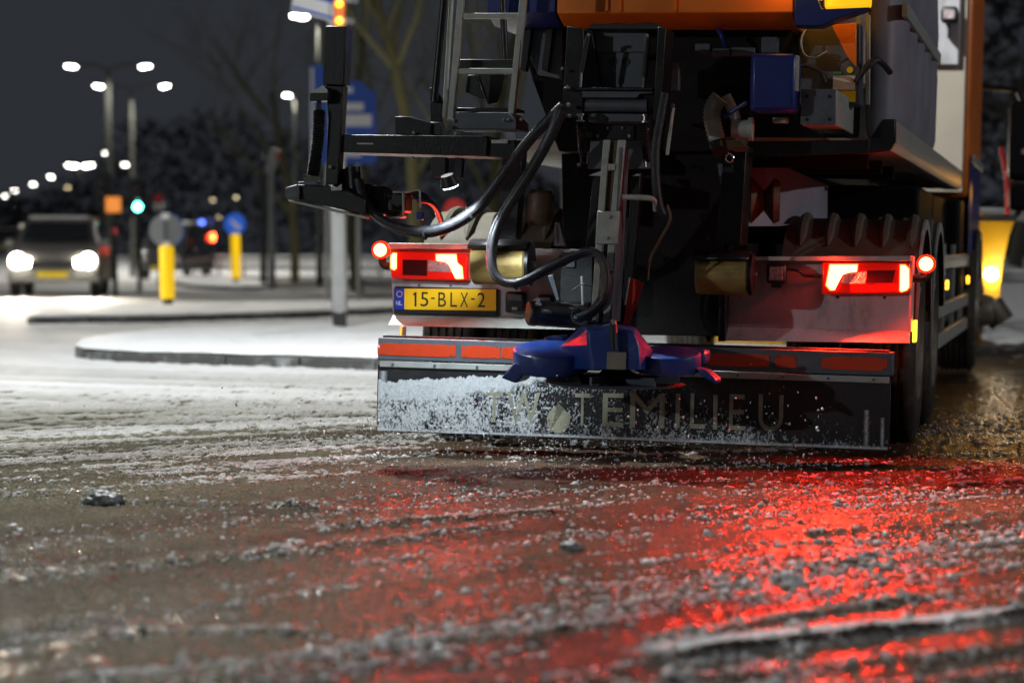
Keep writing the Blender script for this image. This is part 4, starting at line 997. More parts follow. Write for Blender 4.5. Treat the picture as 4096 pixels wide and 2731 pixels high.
# number plate
npl = bx("number_plate", 1575, 1150, 1989, 1261, PL - 0.022, PL - 0.003, 'plate_black', bev=0.006)
pr("yellow_field", [(1579, 1154), (1984, 1157), (1984, 1243), (1579, 1237)], PL - 0.0255, PL - 0.0225, 'plate_yellow', npl, 0)
pr("country_strip", [(1579, 1154), (1617, 1154.3), (1617, 1237.6), (1579, 1237)], PL - 0.0275, PL - 0.0258, 'plate_blue', npl, 0)
def letters(par, m, l, items, k, ox, oy, name="letter"):
    for ch, x0, y0, x1, y1 in items:
        A = tp(ox + k * x0, oy + k * y1, l); B = tp(ox + k * x1, oy + k * y0, l)
        mb = MB(); glyph(mb, ch, (A.x, A.z), (B.x, B.z), l); mb.build(name, m, par, smooth=False)
kz = 500 / 2352
letters(npl, 'plate_black', PL - 0.0262, [("5", 620, 182, 772, 448), ("-", 818, 283, 890, 312), ("B", 952, 186, 1104, 452), ("L", 1180, 188, 1312, 456), ("X", 1365, 190, 1520, 460), ("-", 1570, 296, 1640, 324), ("2", 1690, 192, 1840, 462)], kz, 1550, 1130)
pr("letter", lampzoom(1550, 1130, kz, [(480, 222), (512, 182), (546, 182), (542, 448), (508, 448), (512, 232), (488, 246)]), PL - 0.0262, PL - 0.0258, 'plate_black', npl, 0)
letters(npl, 'print_white', PL - 0.0282, [("N", 160, 345, 210, 425), ("L", 222, 345, 282, 425)], kz, 1550, 1130)
for i in range(12):
    a_ = 2 * pi * i / 12; p = tp(1550 + kz * (225 + 52 * cos(a_)), 1130 + kz * (215 + 52 * sin(a_)), PL - 0.0285)
    MB().lathe([(0, 0), (0.0028, 0), (0.0028, 0.0008), (0, 0.0008)], p, (0, 1, 0), 5).build("star", 'plate_yellow', npl)
# sockets by the plate
def socket(x0, y0, x1, y1):
    s_ = bx("trailer_socket", x0, y0, x1, y1, PL - 0.05, PL - 0.001, 'plate_black', bev=0.012)
    bx("lid", x0 + 10, y0 + 10, x1 - 10, y0 + (y1 - y0) * 0.45, PL - 0.062, PL - 0.051, 'grey_steel', s_, 0.006)
    bx("latch", x0 + (x1 - x0) * 0.35, y0 + (y1 - y0) * 0.72, x1 - (x1 - x0) * 0.35, y1 - 12, PL - 0.062, PL - 0.051, 'alu', s_, 0.003)
socket(2020, 1166, 2098, 1252); socket(2148, 1180, 2212, 1226)
bx("side_strut", 1607, 1304, 1619, 1352, 0.30, 0.33, 'alu'); bx("side_reflector", 1600, 1306, 1608, 1350, 0.30, 0.33, 'amber_glow')

# ---- push rollers
def roller(x0, x1, yc, l, r, brk):
    root = empty("push_roller"); root.parent = T
    A = tp(x0, yc, l); B = tp(x1, yc + 4, l)
    MB().lathe([(0, 0), (r * 0.94, 0), (r, 0.008), (r, (B - A).length - 0.008), (r * 0.94, (B - A).length), (0, (B - A).length)], A, B - A, 40).build("drum", 'roller', root)
    bm_ = MB(); P0 = tp(brk[0], brk[1], l); P1 = tp(brk[2], brk[3], l)
    n = 9; vs = []; fs = []
    for xx in (P0.x, P1.x):
        for i in range(n):
            t = -0.95 + 2.1 * i / (n - 1); vs.append((xx, l - (r + 0.018) * sin(t * 0.9), A.z + (r + 0.016) * cos(t * 0.75)))
    fs = [(i, i + 1, n + i + 1, n + i) for i in range(n - 1)]
    bm_.add(vs, fs); o = bm_.build("cover", 'black_steel', root, ang=60); md = o.modifiers.new("thick", 'SOLIDIFY'); md.thickness = 0.012
    MB().lathe([(0, 0.002), (r * 1.02, 0.002), (r * 1.02, 0.018), (0, 0.018)], B, B - A, 32).build("end_plate", 'black_steel', root)
    MB().cyl(B, B + (B - A).normalized() * 0.035, 0.016, 8).build("axle_nut", 'chrome', root)
    MB().box((A.x + 0.03, l + 0.02, A.z - 0.03), (B.x - 0.03, PL + 0.2, A.z + 0.03)).build("mount", 'chassis', root)
roller(1897, 2112, 1053, 0.12, 0.104, (1890, 965, 2124, 968))
roller(2790, 2998, 1095, 0.12, 0.098, (2780, 985, 3006, 985))

# ---- bumper and lettered mud flap
xl, xr = -1.252, 1.245
bar = MB().box((xl, 0.0, 0.412), (xr, 0.14, 0.522)).build("bumper_bar", 'grey_steel', T, 0.006)
MB().box((xl + 0.02, 0.02, 0.5235), (xr - 0.02, 0.13, 0.53)).build("step_tread", 'black_steel', bar)
zr0, zr1 = 0.436, 0.496
segs = [(1510, 1822), (1846, 2000), (2006, 2300), (2560, 2820), (2826, 3080), (3100, 3186), (3288, 3548)]
for i, (u0, u1) in enumerate(segs):
    a_, b_ = tp(u0, 1420, -0.003).x, tp(u1, 1450, -0.003).x
    # worn outline: flakes chipped out near the ends
    rr = random.Random(i); n = 46; up = []; dn = []
    for j in range(n + 1):
        t = j / n; e = max(0, 1 - min(t, 1 - t) * (b_ - a_) / 0.05)
        cu = rr.random() ** 3 * 0.030 * e + (0.012 if rr.random() < 0.03 else 0); cd = rr.random() ** 3 * 0.026 * e
        up.append((a_ + (b_ - a_) * t, -0.003, zr1 - cu)); dn.append((a_ + (b_ - a_) * t, -0.003, zr0 + cd))
    MB().prism(dn + up[::-1], (0, 0.0025, 0)).build("reflective_strip", 'red_reflector', bar, smooth=False)
trim = MB().box((xl + 0.012, -0.006, 0.378), (xr - 0.012, 0.02, 0.408)).build("flap_clamp_strip", 'white_trim', T, 0.003)
for i in range(12): p = Vector((xl + 0.08 + i * 0.212, -0.0065, 0.393)); MB().lathe([(0, -0.006), (0.006, -0.006), (0.007, 0), (0, 0)], p, (0, 1, 0), 8).build("rivet", 'grey_steel', trim)
fz0, fz1 = 0.062, 0.392
flap = MB().prism([(xl + 0.035, 0.004, fz0), (xr - 0.03, 0.004, fz0), (xr - 0.004, 0.004, fz0 + 0.03), (xr - 0.004, 0.004, fz1), (xl, 0.004, fz1), (xl, 0.004, fz0 + 0.035)], (0, 0.012, 0)).build("mud_flap", 'flap', T, 0.003)
km = 1100 / 2352
letters(flap, 'letters', -0.0010, [
    ("T", 90, 790, 240, 1040), ("W", 270, 790, 560, 1055), ("T", 850, 800, 985, 1070), ("E", 1088, 800, 1275, 1078), ("M", 1322, 800, 1625, 1088), ("I", 1712, 800, 1756, 1092), ("L", 1838, 800, 1975, 1096),
    ("I", 2034, 808, 2078, 1104), ("E", 2170, 808, 2310, 1108), ("U", 2420, 812, 2640, 1118)], km, 1900, 1200)
# round leaf emblem: disc with a slanting leaf edge
p = tp(1900 + km * 715, 1200 + km * 1025, 0.0025); rE = 0.062
P = []
for i in range(40):
    a_ = radians(60) + radians(330) * i / 39
    P.append((p.x + rE * cos(a_) * 0.92, -0.0002, p.z + rE * sin(a_)))
P.append((p.x - 0.004, -0.0002, p.z + rE * 1.35))
mbE = MB(); mbE.prism(P, (0, -0.001, 0)); mbE.build("emblem", 'letters', flap, smooth=False)
# snow frozen onto the flap: real relief, thick band at one end, speckles elsewhere
nxs, nzs = 1100, 160
fx = np.linspace(xl + 0.006, xr - 0.012, nxs); fz = np.linspace(fz0 + 0.004, 0.374, nzs); FX, FZ = np.meshgrid(fx, fz)
u = (FX - xl) / (xr - xl); v = (FZ - fz0) / (0.376 - fz0)
pat = 0.75 * fbm(FX * 150, FZ * 105, 3, 41, 0.6) + 0.25 * fbm(FX * 40, FZ * 26, 2, 42); big = fbm(FX * 9, FZ * 9, 3, 44)
topline = 0.80 + 0.16 * sstep(0.0, 0.30, u) + 0.05 * (fbm(FX * 70, FX * 0, 3, 47) - 0.5) * 2
botline = 0.52 + 0.38 * sstep(0.10, 0.40, u) + 0.10 * (fbm(FX * 24, FZ * 12, 3, 48) - 0.5) * 2
band = sstep(0, 0.03, topline - v) * sstep(-0.05, 0.05, v - botline) * (1 - sstep(0.36, 0.46, u))
low = sstep(0, 0.04, topline - v)
dens = 0.58 * (1 - sstep(0.18, 0.50, u)) + 0.40 * sstep(0.18, 0.50, u) - 0.10 * sstep(0.60, 0.95, u)
dens = dens + 0.16 * (1 - sstep(0.0, 0.30, v)) * sstep(0.35, 0.6, u) - 0.12 * sstep(0.35, 0.7, v) * sstep(0.5, 0.7, u)
thr = 1 - dens
sp = sstep(-0.09, 0.20, 0.75 * pat + 0.25 * big - (thr - 0.02)) * low
edge = np.exp(-((v - 0.025 - 0.02 * pat) / 0.022) ** 2) * 0.9 * (0.55 + pat) + np.exp(-((u - 0.012) / 0.006) ** 2) * (v < 0.95) * 0.7 * (0.4 + pat)
vert = (np.exp(-((u - 0.955) / 0.004) ** 2) * (v < 0.6) + np.exp(-((u - 0.985) / 0.003) ** 2) * (v < 0.5)) * pat * 1.2
SN = np.clip(np.maximum.reduce([band * (0.7 + 0.5 * pat), sp, edge, vert]), 0, 1.2)
thick = 0.0004 + 0.0020 * SN * (0.35 + 0.9 * pat)
keepv = SN > 0.06
V = np.stack([FX, 0.0015 - thick, FZ], -1).reshape(-1, 3)
idx = np.arange(nxs * nzs).reshape(nzs, nxs); q = np.stack([idx[:-1, :-1], idx[:-1, 1:], idx[1:, 1:], idx[1:, :-1]], -1).reshape(-1, 4)
kv = keepv.reshape(-1); q = q[(kv[q].sum(1) >= 3)]
V[~kv, 1] = 0.0035
me = bpy.data.meshes.new("frozen_snow"); me.from_pydata(V.tolist(), [], q.tolist()); me.materials.append(M['frost'])
at = me.attributes.new('cover', 'FLOAT', 'POINT'); at.data.foreach_set('value', (np.clip(SN * 0.9, 0, 1) ** 1.15).reshape(-1).astype(np.float32))
me.polygons.foreach_set("use_smooth", [True] * len(me.polygons))
fs_ = bpy.data.objects.new("frozen_snow", me); COL.objects.link(fs_); fs_.parent = flap; tag(fs_, "snow frozen onto the flap", kind="stuff")

# ---- spreading disc unit hanging behind the bumper
SPL = -0.60
hump = MB()
A = {k: tp(x, y, l) for k, (x, y, l) in dict(tl=(2330, 1300, -0.55), tm=(2440, 1292, -0.60), tr=(2540, 1306, -0.55), bl=(2368, 1476, -0.84), br=(2563, 1478, -0.84), ml=(2352, 1380, -0.84), mr=(2556, 1384, -0.84),
     ul=(2345, 1322, -0.838), ur=(2536, 1325, -0.838), um=(2440, 1306, -0.838), fl=(2240, 1384, -0.60), fr=(2610, 1398, -0.60), fbl=(2240, 1474, -0.60), fbr=(2610, 1480, -0.60), bkl=(2250, 1384, -0.30), bkr=(2600, 1398, -0.30), btl=(2340, 1310, -0.32), btr=(2530, 1314, -0.32), bbl=(2250, 1474, -0.30), bbr=(2600, 1480, -0.30), mlo=(2366, 1425, -0.845)).items()}
K = list(A); ix = {k: i for i, k in enumerate(K)}
def F(*n): return tuple(ix[k] for k in n)
hump.add([A[k] for k in K], [F('bl', 'br', 'mr', 'ur', 'um', 'ul', 'ml'), F('ul', 'um', 'tm', 'tl'), F('um', 'ur', 'tr', 'tm'), F('fl', 'fbl', 'bl', 'ml'), F('fl', 'ml', 'ul', 'tl'), F('mr', 'br', 'fbr', 'fr'), F('ur', 'mr', 'fr', 'tr'),
    F('tl', 'fl', 'bkl', 'btl'), F('tr', 'btr', 'bkr', 'fr'), F('tl', 'tm', 'tr', 'btr', 'btl'), F('fl', 'fbl', 'bbl', 'bkl'), F('fr', 'bkr', 'bbr', 'fbr'), F('btl', 'btr', 'bkr', 'bbr', 'bbl', 'bkl')])
sp_ = hump.build("spreader_cover", 'blue_cover', T, 0.012, ang=25)
def drum(px, py, l, r, h, name, m='blue_cover', tilt=0.30):
    p = tp(px, py, l); ax = Vector((0.02, -tilt, 1)).normalized()
    return MB().lathe([(0, -h), (r * 0.985, -h), (r, -h + 0.006), (r, -0.010), (r * 0.985, -0.002), (r * 0.95, 0.002), (r * 0.3, 0.006), (0, 0.006)], p, ax, 64).build(name, m, sp_, ang=30)
drum(2206, 1396, SPL, 0.176, 0.090, "side_drum", tilt=0.20); drum(2672, 1408, SPL, 0.150, 0.080, "side_drum", tilt=0.16)
pr("drum_link", [(2060, 1455), (2400, 1462), (2400, 1482), (2100, 1480)], -0.62, -0.45, 'blue_cover', sp_)
bx("grey_label", 2427, 1408, 2503, 1478, -0.855, -0.848, mat('label_beige', (0.20, 0.185, 0.15), 0.5), sp_, 0.002)
tb("damper", [(2452, 1290, -0.88), (2458, 1400, -0.88)], 0.017, 'rubber', sp_, 1)
bolt(2455, 1288, -0.89, 0.014, 'chrome', sp_)
pr("top_block", [(2162, 1372), (2182, 1346), (2250, 1341), (2250, 1376)], -0.42, -0.30, 'blue_cover', sp_)
bx("side_wing", 2742, 1398, 2822, 1458, -0.45, -0.28, 'blue_cover', sp_, 0.02)
pr("deflector_fin", [(2059, 1448), (2112, 1470), (2078, 1522), (2061, 1533), (2003, 1511)], -0.72, -0.52, 'blue_cover', sp_, 0.008)
pr("deflector_fin", [(2782, 1472), (2826, 1483), (2867, 1521), (2863, 1538), (2815, 1510)], -0.66, -0.50, 'blue_cover', sp_, 0.008)
pr("motor_block", [(2185, 1483), (2276, 1481), (2290, 1499), (2316, 1499), (2332, 1542), (2183, 1532)], -0.66, -0.54, 'plate_black', sp_, 0.006)
p = tp(2465, 1540, -0.52)
dd = MB().lathe([(0, 0), (0.31, 0.004), (0.315, 0.010), (0.31, 0.012), (0, 0.008)], p, (0, -0.02, 1), 56).build("spreading_disc", 'grey_steel', sp_)
for i in range(6):
    a_ = 2 * pi * i / 6 + 0.3; c_, s2 = cos(a_), sin(a_)
    mtx = Matrix.Translation(p) @ Matrix.Rotation(a_, 4, 'Z')
    MB().box((0.06, -0.006, 0.010), (0.29, 0.006, 0.048), mtx).build("vane", 'grey_steel', sp_, 0.002)
MB().lathe([(0, 0), (0.075, 0), (0.085, 0.05), (0.06, 0.075), (0, 0.08)], p, (0, 0, 1), 24).build("hub", 'plate_black', sp_)
# hydraulic motor lying beside it
A_ = tp(2118, 1252, -0.36); B_ = tp(2330, 1268, -0.24); hm_ = MB().tube([A_, B_], 0.057, 28).build("hydraulic_motor", 'plate_black', T, 0.006)
MB().lathe([(0, -0.008), (0.050, -0.008), (0.058, 0.0), (0.060, 0.03), (0.05, 0.031)], A_, B_ - A_, 28).build("end_cap", 'black_steel', hm_)
tb("rod", [(2105, 1226, -0.32), (2390, 1238, -0.30)], 0.006, 'chrome', hm_, 1)
ribbed([(2165, 1240, -0.43), (2210, 1243, -0.43)], 0.012, 9, 'chrome', "thread", hm_)
MB().lathe([(0, 0), (0.016, 0), (0.016, 0.012), (0.009, 0.014), (0.009, 0.034), (0, 0.036)], tp(2152, 1222, -0.38), (0, 0, 1), 6).build("nipple", 'chrome', hm_)

# ---- central chute, column and linkage
ch = empty("salt_chute"); ch.parent = T
pr("back_plate", [(2360, 122), (2590, 122), (2572, 352), (2402, 352)], -0.08, -0.06, 'grey_steel', ch)
pr("fold", [(2375, 120), (2588, 120), (2586, 209), (2386, 208)], -0.095, -0.082, 'grey_steel', ch, 0.002)
for x_ in (2449, 2502): p = tp(x_, 247, -0.083); MB().lathe([(0, -0.003), (0.019, -0.003), (0.019, 0.001), (0, 0.001)], p, (0, 1, 0), 24).build("hole", 'plate_black', ch)
pr("side_cheek", [(2290, 122), (2366, 120), (2403, 352), (2300, 352)], -0.16, -0.10, 'plate_black', ch)
pr("rubber_lip", [(2348, 118), (2366, 94), (2420, 97), (2470, 92), (2530, 96), (2590, 91), (2640, 96), (2640, 120)], -0.16, -0.06, 'rubber', ch)
pr("side_plate", [(2268, 106), (2335, 114), (2332, 470), (2246, 470)], -0.24, -0.22, 'black_steel', ch)
pr("side_plate", [(2632, 108), (2664, 112), (2642, 480), (2610, 480)], -0.30, -0.05, 'black_steel', ch)
tb("gas_spring", [(2352, 145, -0.27), (2326, 290, -0.27)], 0.011, 'rubber', ch, 1); tb("gas_spring_rod", [(2326, 290, -0.27), (2322, 350, -0.27)], 0.006, 'chrome', ch, 1)
tb("gas_spring", [(2592, 152, -0.25), (2577, 310, -0.25)], 0.014, 'rubber', ch, 1); tb("gas_spring_rod", [(2577, 310, -0.25), (2573, 354, -0.25)], 0.006, 'chrome', ch, 1)
bx("black_edge", 2255, 350, 2612, 362, -0.26, -0.05, 'plate_black', ch); 
pr("channel", [(2292, 364), (2612, 366), (2612, 374), (2560, 376), (2548, 393), (2330, 391), (2312, 374)], -0.24, -0.10, 'grey_steel', ch)
tb("roller_tube", [(2330, 420, -0.20), (2590, 424, -0.20)], 0.030, 'grey_steel', ch, 1, 20)
bx("flange", 2352, 455, 2570, 488, -0.20, -0.08, 'grey_steel', ch); bx("bracket", 2392, 500, 2538, 562, -0.28, -0.20, 'black_steel', ch)
pr("lower_plate", [(2362, 565), (2612, 565), (2598, 676), (2350, 676)], -0.08, -0.06, 'grey_steel', ch)
for (x_, y_, r_) in ((2392, 545, 0.010), (2518, 545, 0.010), (2432, 512, 0.006), (2490, 512, 0.006), (2270, 350, 0.010), (2275, 420, 0.011), (2278, 465, 0.010), (2355, 142, 0.010), (2590, 145, 0.010), (2316, 662, 0.010), (2608, 668, 0.009), (2690, 424, 0.013), (2596, 518, 0.006), (2618, 520, 0.006), (2249, 275, 0.008), (2085, 478, 0.009)): bolt(x_, y_, -0.285, r_, 'chrome', ch)
for (x_, y_) in ((2302, 466), (2560, 470)): MB().lathe([(0, 0), (0.022, 0), (0.022, 0.008), (0.012, 0.010), (0.012, 0.03), (0.02, 0.032), (0.02, 0.038), (0, 0.038)], tp(x_ + 20, y_ + 22, -0.26), (0, 0, 1), 16).build("spring_seat", 'chrome', ch)
ribbed([(2322, 492, -0.26), (2328, 575, -0.26), (2340, 650, -0.26)], 0.019, 22, 'rubber', "bellows", ch, 0.16)
ribbed([(2575, 495, -0.26), (2582, 575, -0.26), (2588, 650, -0.26)], 0.017, 22, 'rubber', "bellows", ch, 0.16)
tb("tie_rod", [(2352, 620, -0.28), (2350, 655, -0.28)], 0.006, 'chrome', ch, 1); tb("tie_rod", [(2580, 640, -0.28), (2582, 668, -0.28)], 0.006, 'chrome', ch, 1)
cl = empty("column"); cl.parent = T
def strip(name, a, b, w, l0, l1, m, par):
    return pr(name, [(a[0], a[1]), (a[0] + w, a[1]), (b[0] + w, b[1]), (b[0], b[1])], l0, l1, m, par, 0.003)
strip("profile", (2413, 560), (2391, 846), 27, -0.40, -0.37, 'alu', cl); strip("profile", (2470, 560), (2443, 846), 30, -0.40, -0.37, 'alu', cl)
strip("inner_web", (2441, 562), (2419, 846), 30, -0.378, -0.365, 'rust', cl)
bx("crosspiece", 2432, 655, 2462, 682, -0.405, -0.38, 'alu', cl, 0.002)
pr("joint_plate", [(2389, 845), (2476, 845), (2466, 976), (2380, 976)], -0.415, -0.38, 'alu', cl, 0.003)
bolt(2434, 866, -0.417, 0.011, 'alu', cl); bolt(2424, 950, -0.417, 0.011, 'alu', cl)
strip("lower_profile", (2384, 976), (2360, 1290), 26, -0.40, -0.36, 'alu', cl); strip("lower_profile", (2432, 976), (2410, 1290), 30, -0.40, -0.36, 'alu', cl)
strip("side_web", (2478, 590), (2440, 1290), 8, -0.41, -0.20, 'grey_steel', cl)
for (a_, b_, w_) in (((2372, 690), (2340, 1020), 36), ((2528, 690), (2490, 1200), 34), ((2505, 870), (2490, 1080), 20)): strip("guide_tube", a_, b_, w_, -0.05, 0.02, 'black_steel', cl)
pr("gusset", [(2355, 702), (2405, 684), (2402, 704)], -0.12, -0.10, 'alu', cl, 0); pr("gusset", [(2530, 704), (2552, 694), (2560, 704)], -0.12, -0.10, 'alu', cl, 0)
tb("handle", [(2480, 788, -0.38), (2590, 792, -0.38), (2618, 806, -0.34), (2622, 840, -0.30)], 0.013, 'alu', cl, 5)
tb("rubber_hose", [(2660, 372, -0.33), (2640, 480, -0.33), (2622, 600, -0.33), (2625, 740, -0.33), (2640, 830, -0.31), (2665, 865, -0.28)], 0.021, 'hose', T)
tb("guide_rod", [(2692, 432, -0.30), (2668, 620, -0.30)], 0.009, 'alu', T, 1)
tb("red_cable", [(2668, 820, -0.3), (2680, 880, -0.3), (2640, 960, -0.28), (2600, 1040, -0.25), (2590, 1120, -0.25)], 0.007, 'rust', T)
pr("red_warning_plate", [(2520, 1107), (2576, 1133), (2517, 1296), (2494, 1298), (2503, 1217)], -0.32, -0.316, 'warning_red', bev=0)
strip("plate_stay", (2512, 1110), (2494, 1220), 8, -0.33, -0.31, 'alu', cl)
pr("shackle_frame", [(2190, 1104), (2212, 1098), (2240, 1200), (2226, 1204)], -0.2, -0.17, 'grey_steel'); strip("hanger", (2322, 1105), (2326, 1220), 8, -0.1, -0.08, 'alu', cl)
bx("lower_gear", 2240, 1010, 2370, 1210, 0.30, 0.36, 'black_steel'); bx("gear_lid", 2255, 1030, 2300, 1070, 0.285, 0.299, 'grey_steel')
p = tp(2165, 760, 0.42); q_ = tp(2165, 912, 0.42)
MB().lathe([(0, 0), (0.05, 0), (0.066, -0.03), (0.07, -0.09), (0.066, -0.15), (0.05, -0.18), (0, -0.18)], p, (0.05, 0, 1), 28).build("air_bellows", 'rust', T)
pr("bellows_seat", [(2218, 890), (2238, 890), (2262, 985), (2212, 985)], 0.40, 0.42, 'grey_steel')
# posts either side of the frame
pr("frame_post", [(2012, 560), (2092, 560), (2062, 985), (1990, 985)], 0.34, 0.46, 'black_steel', bev=0.004)
p = tp(2062, 650, 0.339); MB().lathe([(0, -0.002), (0.008, -0.002), (0.008, 0), (0, 0)], p, (0, 1, 0), 12).build("bolt_hole", 'plate_black', T)
pr("frame_post", [(2893, 612), (2985, 608), (2962, 980), (2866, 980)], 0.20, 0.46, 'black_steel', bev=0.004)
p = tp(2970, 800, 0.62); MB().lathe([(0, 0), (0.10, 0), (0.115, 0.03), (0.05, 0.09), (0.115, 0.14), (0.10, 0.17), (0, 0.17)], (p.x, 0.75, p.z), (1, 0.1, 0), 26).build("brake_chamber", 'rust', T)

# ---- valve by the hopper
vl = empty("drain_valve"); vl.parent = T
A_ = tp(2928, 517, 0.05); B_ = tp(3018, 517, 0.05)
MB().lathe([(0, 0), (0.044, 0), (0.044, 0.078), (0.056, 0.08), (0.056, 0.10), (0, 0.10)], A_, B_ - A_, 24).build("coupling", 'alu', vl)
ribbed([(2880, 390, 0.05), (2852, 430, 0.05), (2850, 490, 0.05), (2868, 560, 0.05)], 0.040, 14, 'alu', "ribbed_hose", vl, 0.10)
tb("pipe_elbow", [(2902, 385, 0.08), (2925, 430, 0.08), (2945, 480, 0.08)], 0.026, 'alu', vl)
MB().cyl(tp(2872, 565, 0.06), tp(2880, 607, 0.02), 0.038, 20).build("cap", 'plate_black', vl)
tb("lever", [(2898, 468, -0.02), (2985, 410, -0.06)], 0.010, 'blue_paint', vl, 1)
pr("clip", [(2900, 548), (2975, 555), (2985, 575), (2975, 590), (2965, 566), (2900, 560)], 0.0, 0.01, 'rust', vl, 0)
c_ = tp(2918, 633, 0.10); tor = [c_ + Vector((0.018 * cos(t), 0, 0.020 * sin(t))) for t in [2 * pi * i / 20 for i in range(21)]]
MB().tube(tor, 0.004, 6, False).build("key_ring", 'chrome', vl); tb("ring_link", [(2903, 595, 0.10), (2914, 615, 0.10)], 0.004, 'chrome', vl, 1)
for (x0, y0, x1, y1) in ((2780, 175, 2840, 210), (2850, 195, 2920, 225), (2925, 190, 3020, 225), (3045, 148, 3110, 212), (2682, 250, 2715, 362), (2690, 320, 2712, 330)): bx("small_bracket", x0, y0, x1, y1, 0.36, 0.42, 'grey_steel')
tb("blue_cable", [(2875, 120, 0.4), (2890, 150, 0.38), (2905, 190, 0.4)], 0.013, 'blue_paint', T)
bx("junction_box", 3090, 470, 3150, 492, 0.16, 0.22, 'alu')

# ---- ladder and its footplate
ld = empty("ladder"); ld.parent = T
def rail(a, b, w, l, m, par, nm): return pr(nm, [(a[0], a[1]), (a[0] + w, a[1]), (b[0] + w, b[1]), (b[0], b[1])], l, l + 0.045, m, par, 0.003)
rail((1842, -160), (1788, 482), 24, -0.20, 'alu', ld, "stile"); rail((2094, -160), (2028, 482), 24, -0.20, 'alu', ld, "stile")
for (x0, x1, y_) in ((1848, 2090, 64), (1826, 2050, 285), (1862, 2112, -120)): bx("rung", x0, y_ - 11, x1, y_ + 11, -0.19, -0.155, 'alu', ld, 0.003)
tb("strut", [(1790, -150, -0.12), (1737, 408, -0.12)], 0.019, 'black_steel', ld, 1, 14); tb("strut", [(1815, -150, -0.10), (1778, 470, -0.10)], 0.012, 'alu', ld, 1)
tb("strut", [(2003, -150, 0.1), (2022, 258, 0.1)], 0.017, 'black_steel', ld, 1, 12)
bx("cross_bar", 1830, 238, 2060, 276, -0.08, -0.04, 'black_steel', ld)
pr("gusset", [(1870, 300), (1905, 300), (1940, 400), (1860, 370)], 0.0, 0.01, 'black_steel', ld); pr("gusset", [(1900, 280), (2020, 280), (1990, 410), (1950, 420)], 0.02, 0.05, 'black_steel', ld)
pr("footplate", [(1836, 450), (2030, 450), (2062, 480), (2064, 518), (1808, 518), (1812, 495)], -0.24, 0.05, 'grey_steel', ld)
bx("foot_bar", 1800, 432, 2064, 448, -0.14, 0.05, 'black_steel', ld)
pr("weld_plate", [(1772, 560), (1800, 530), (1828, 530), (1812, 562)], -0.26, -0.25, 'chrome', ld, 0); pr("weld_plate", [(2010, 530), (2062, 530), (2066, 568), (2040, 568)], -0.26, -0.25, 'chrome', ld, 0)
for (x_, y_) in ((1794, 480), (1812, 482), (2032, 480), (2015, 480), (2085, 478)): bolt(x_, y_, -0.25, 0.009, 'chrome', ld)
pr("side_bracket", [(1718, 352), (1742, 348), (1774, 400), (1762, 452), (1770, 492), (1722, 492)], -0.10, -0.06, 'black_steel', ld)

# ---- swing arm on the near side
ar = empty("swing_arm"); ar.parent = T
pr("post", [(1300, 104), (1386, 106), (1376, 342), (1290, 340)], -0.42, -0.32, 'black_steel', ar, 0.006)
pr("post_lower", [(1300, 341), (1376, 343), (1352, 740), (1300, 748), (1312, 480), (1306, 400)], -0.40, -0.33, 'black_steel', ar, 0.006)
pr("spring_bracket", [(1238, 374), (1290, 345), (1312, 366), (1312, 402), (1238, 406)], -0.46, -0.34, 'black_steel', ar, 0.004); pr("bracket_top", [(1240, 372), (1289, 343), (1310, 364), (1306, 372)], -0.468, -0.462, 'alu', ar, 0)
tb("hose_core", [(1276, 405, -0.42), (1276, 450, -0.42)], 0.012, 'rubber', ar, 1)
ribbed([(1277, 440, -0.42), (1274, 540, -0.42), (1262, 640, -0.42), (1252, 705, -0.42)], 0.028, 30, 'rubber', "ribbed_sleeve", ar, 0.20)
pr("beam", [(1362, 538), (1952, 545), (1946, 626), (1357, 609)], -0.38, 0.02, 'black_steel', ar, 0.005)
pr("slide", [(1950, 556), (2060, 560), (2060, 632), (1948, 628)], -0.36, -0.28, 'black_steel', ar, 0.004)
bx("slot_plate", 1428, 572, 1492, 578, -0.384, -0.381, 'alu', ar, 0); bx("slot", 1560, 573, 1612, 580, -0.384, -0.381, 'plate_black', ar, 0); bx("slide_pin", 1965, 560, 2030, 574, -0.375, -0.365, 'alu', ar, 0)
pr("beam_bracket", [(1580, 466), (1635, 466), (1722, 492), (1722, 540), (1580, 539)], -0.34, -0.27, 'black_steel', ar, 0.004); pr("upright_bracket", [(1720, 488), (1766, 490), (1764, 542), (1722, 542)], -0.32, -0.25, 'plate_black', ar)
bolt(1655, 532, -0.36, 0.009, 'chrome', ar); bolt(1650, 634, -0.35, 0.012, 'chrome', ar)
pr("hanger", [(1722, 628), (1786, 630), (1782, 700), (1772, 712), (1732, 708), (1724, 698)], -0.36, -0.30, 'plate_black', ar, 0.006); pr("hanger", [(1816, 630), (1852, 632), (1846, 712), (1818, 708)], -0.34, -0.30, 'black_steel', ar, 0.004)
pr("lower_arm", [(1188, 738), (1300, 742), (1350, 740), (1460, 796), (1462, 860), (1188, 797)], -0.46, -0.10, 'black_steel', ar, 0.006)
pr("end_block", [(1138, 750), (1190, 736), (1192, 798), (1142, 796)], -0.49, -0.35, 'grey_steel', ar, 0.010); pr("arm_top", [(1190, 728), (1262, 722), (1262, 742), (1190, 742)], -0.45, -0.37, 'grey_steel', ar)
pr("wear_strip", [(1150, 800), (1462, 866), (1462, 876), (1160, 808)], -0.45, -0.38, 'alu', ar, 0)
pr("pointer", [(1322, 742), (1345, 752), (1365, 736), (1366, 762), (1325, 762)], -0.48, -0.47, 'alu', ar, 0)
bolt(1322, 668, -0.41, 0.010, 'chrome', ar); bolt(1218, 706, -0.44, 0.012, 'plate_black', ar)
tb("valve_body", [(1412, 668, -0.36), (1418, 775, -0.36)], 0.035, 'black_steel', ar, 1, 20); tb("valve_body", [(1382, 676, -0.32), (1386, 770, -0.32)], 0.022, 'plate_black', ar, 1, 16)
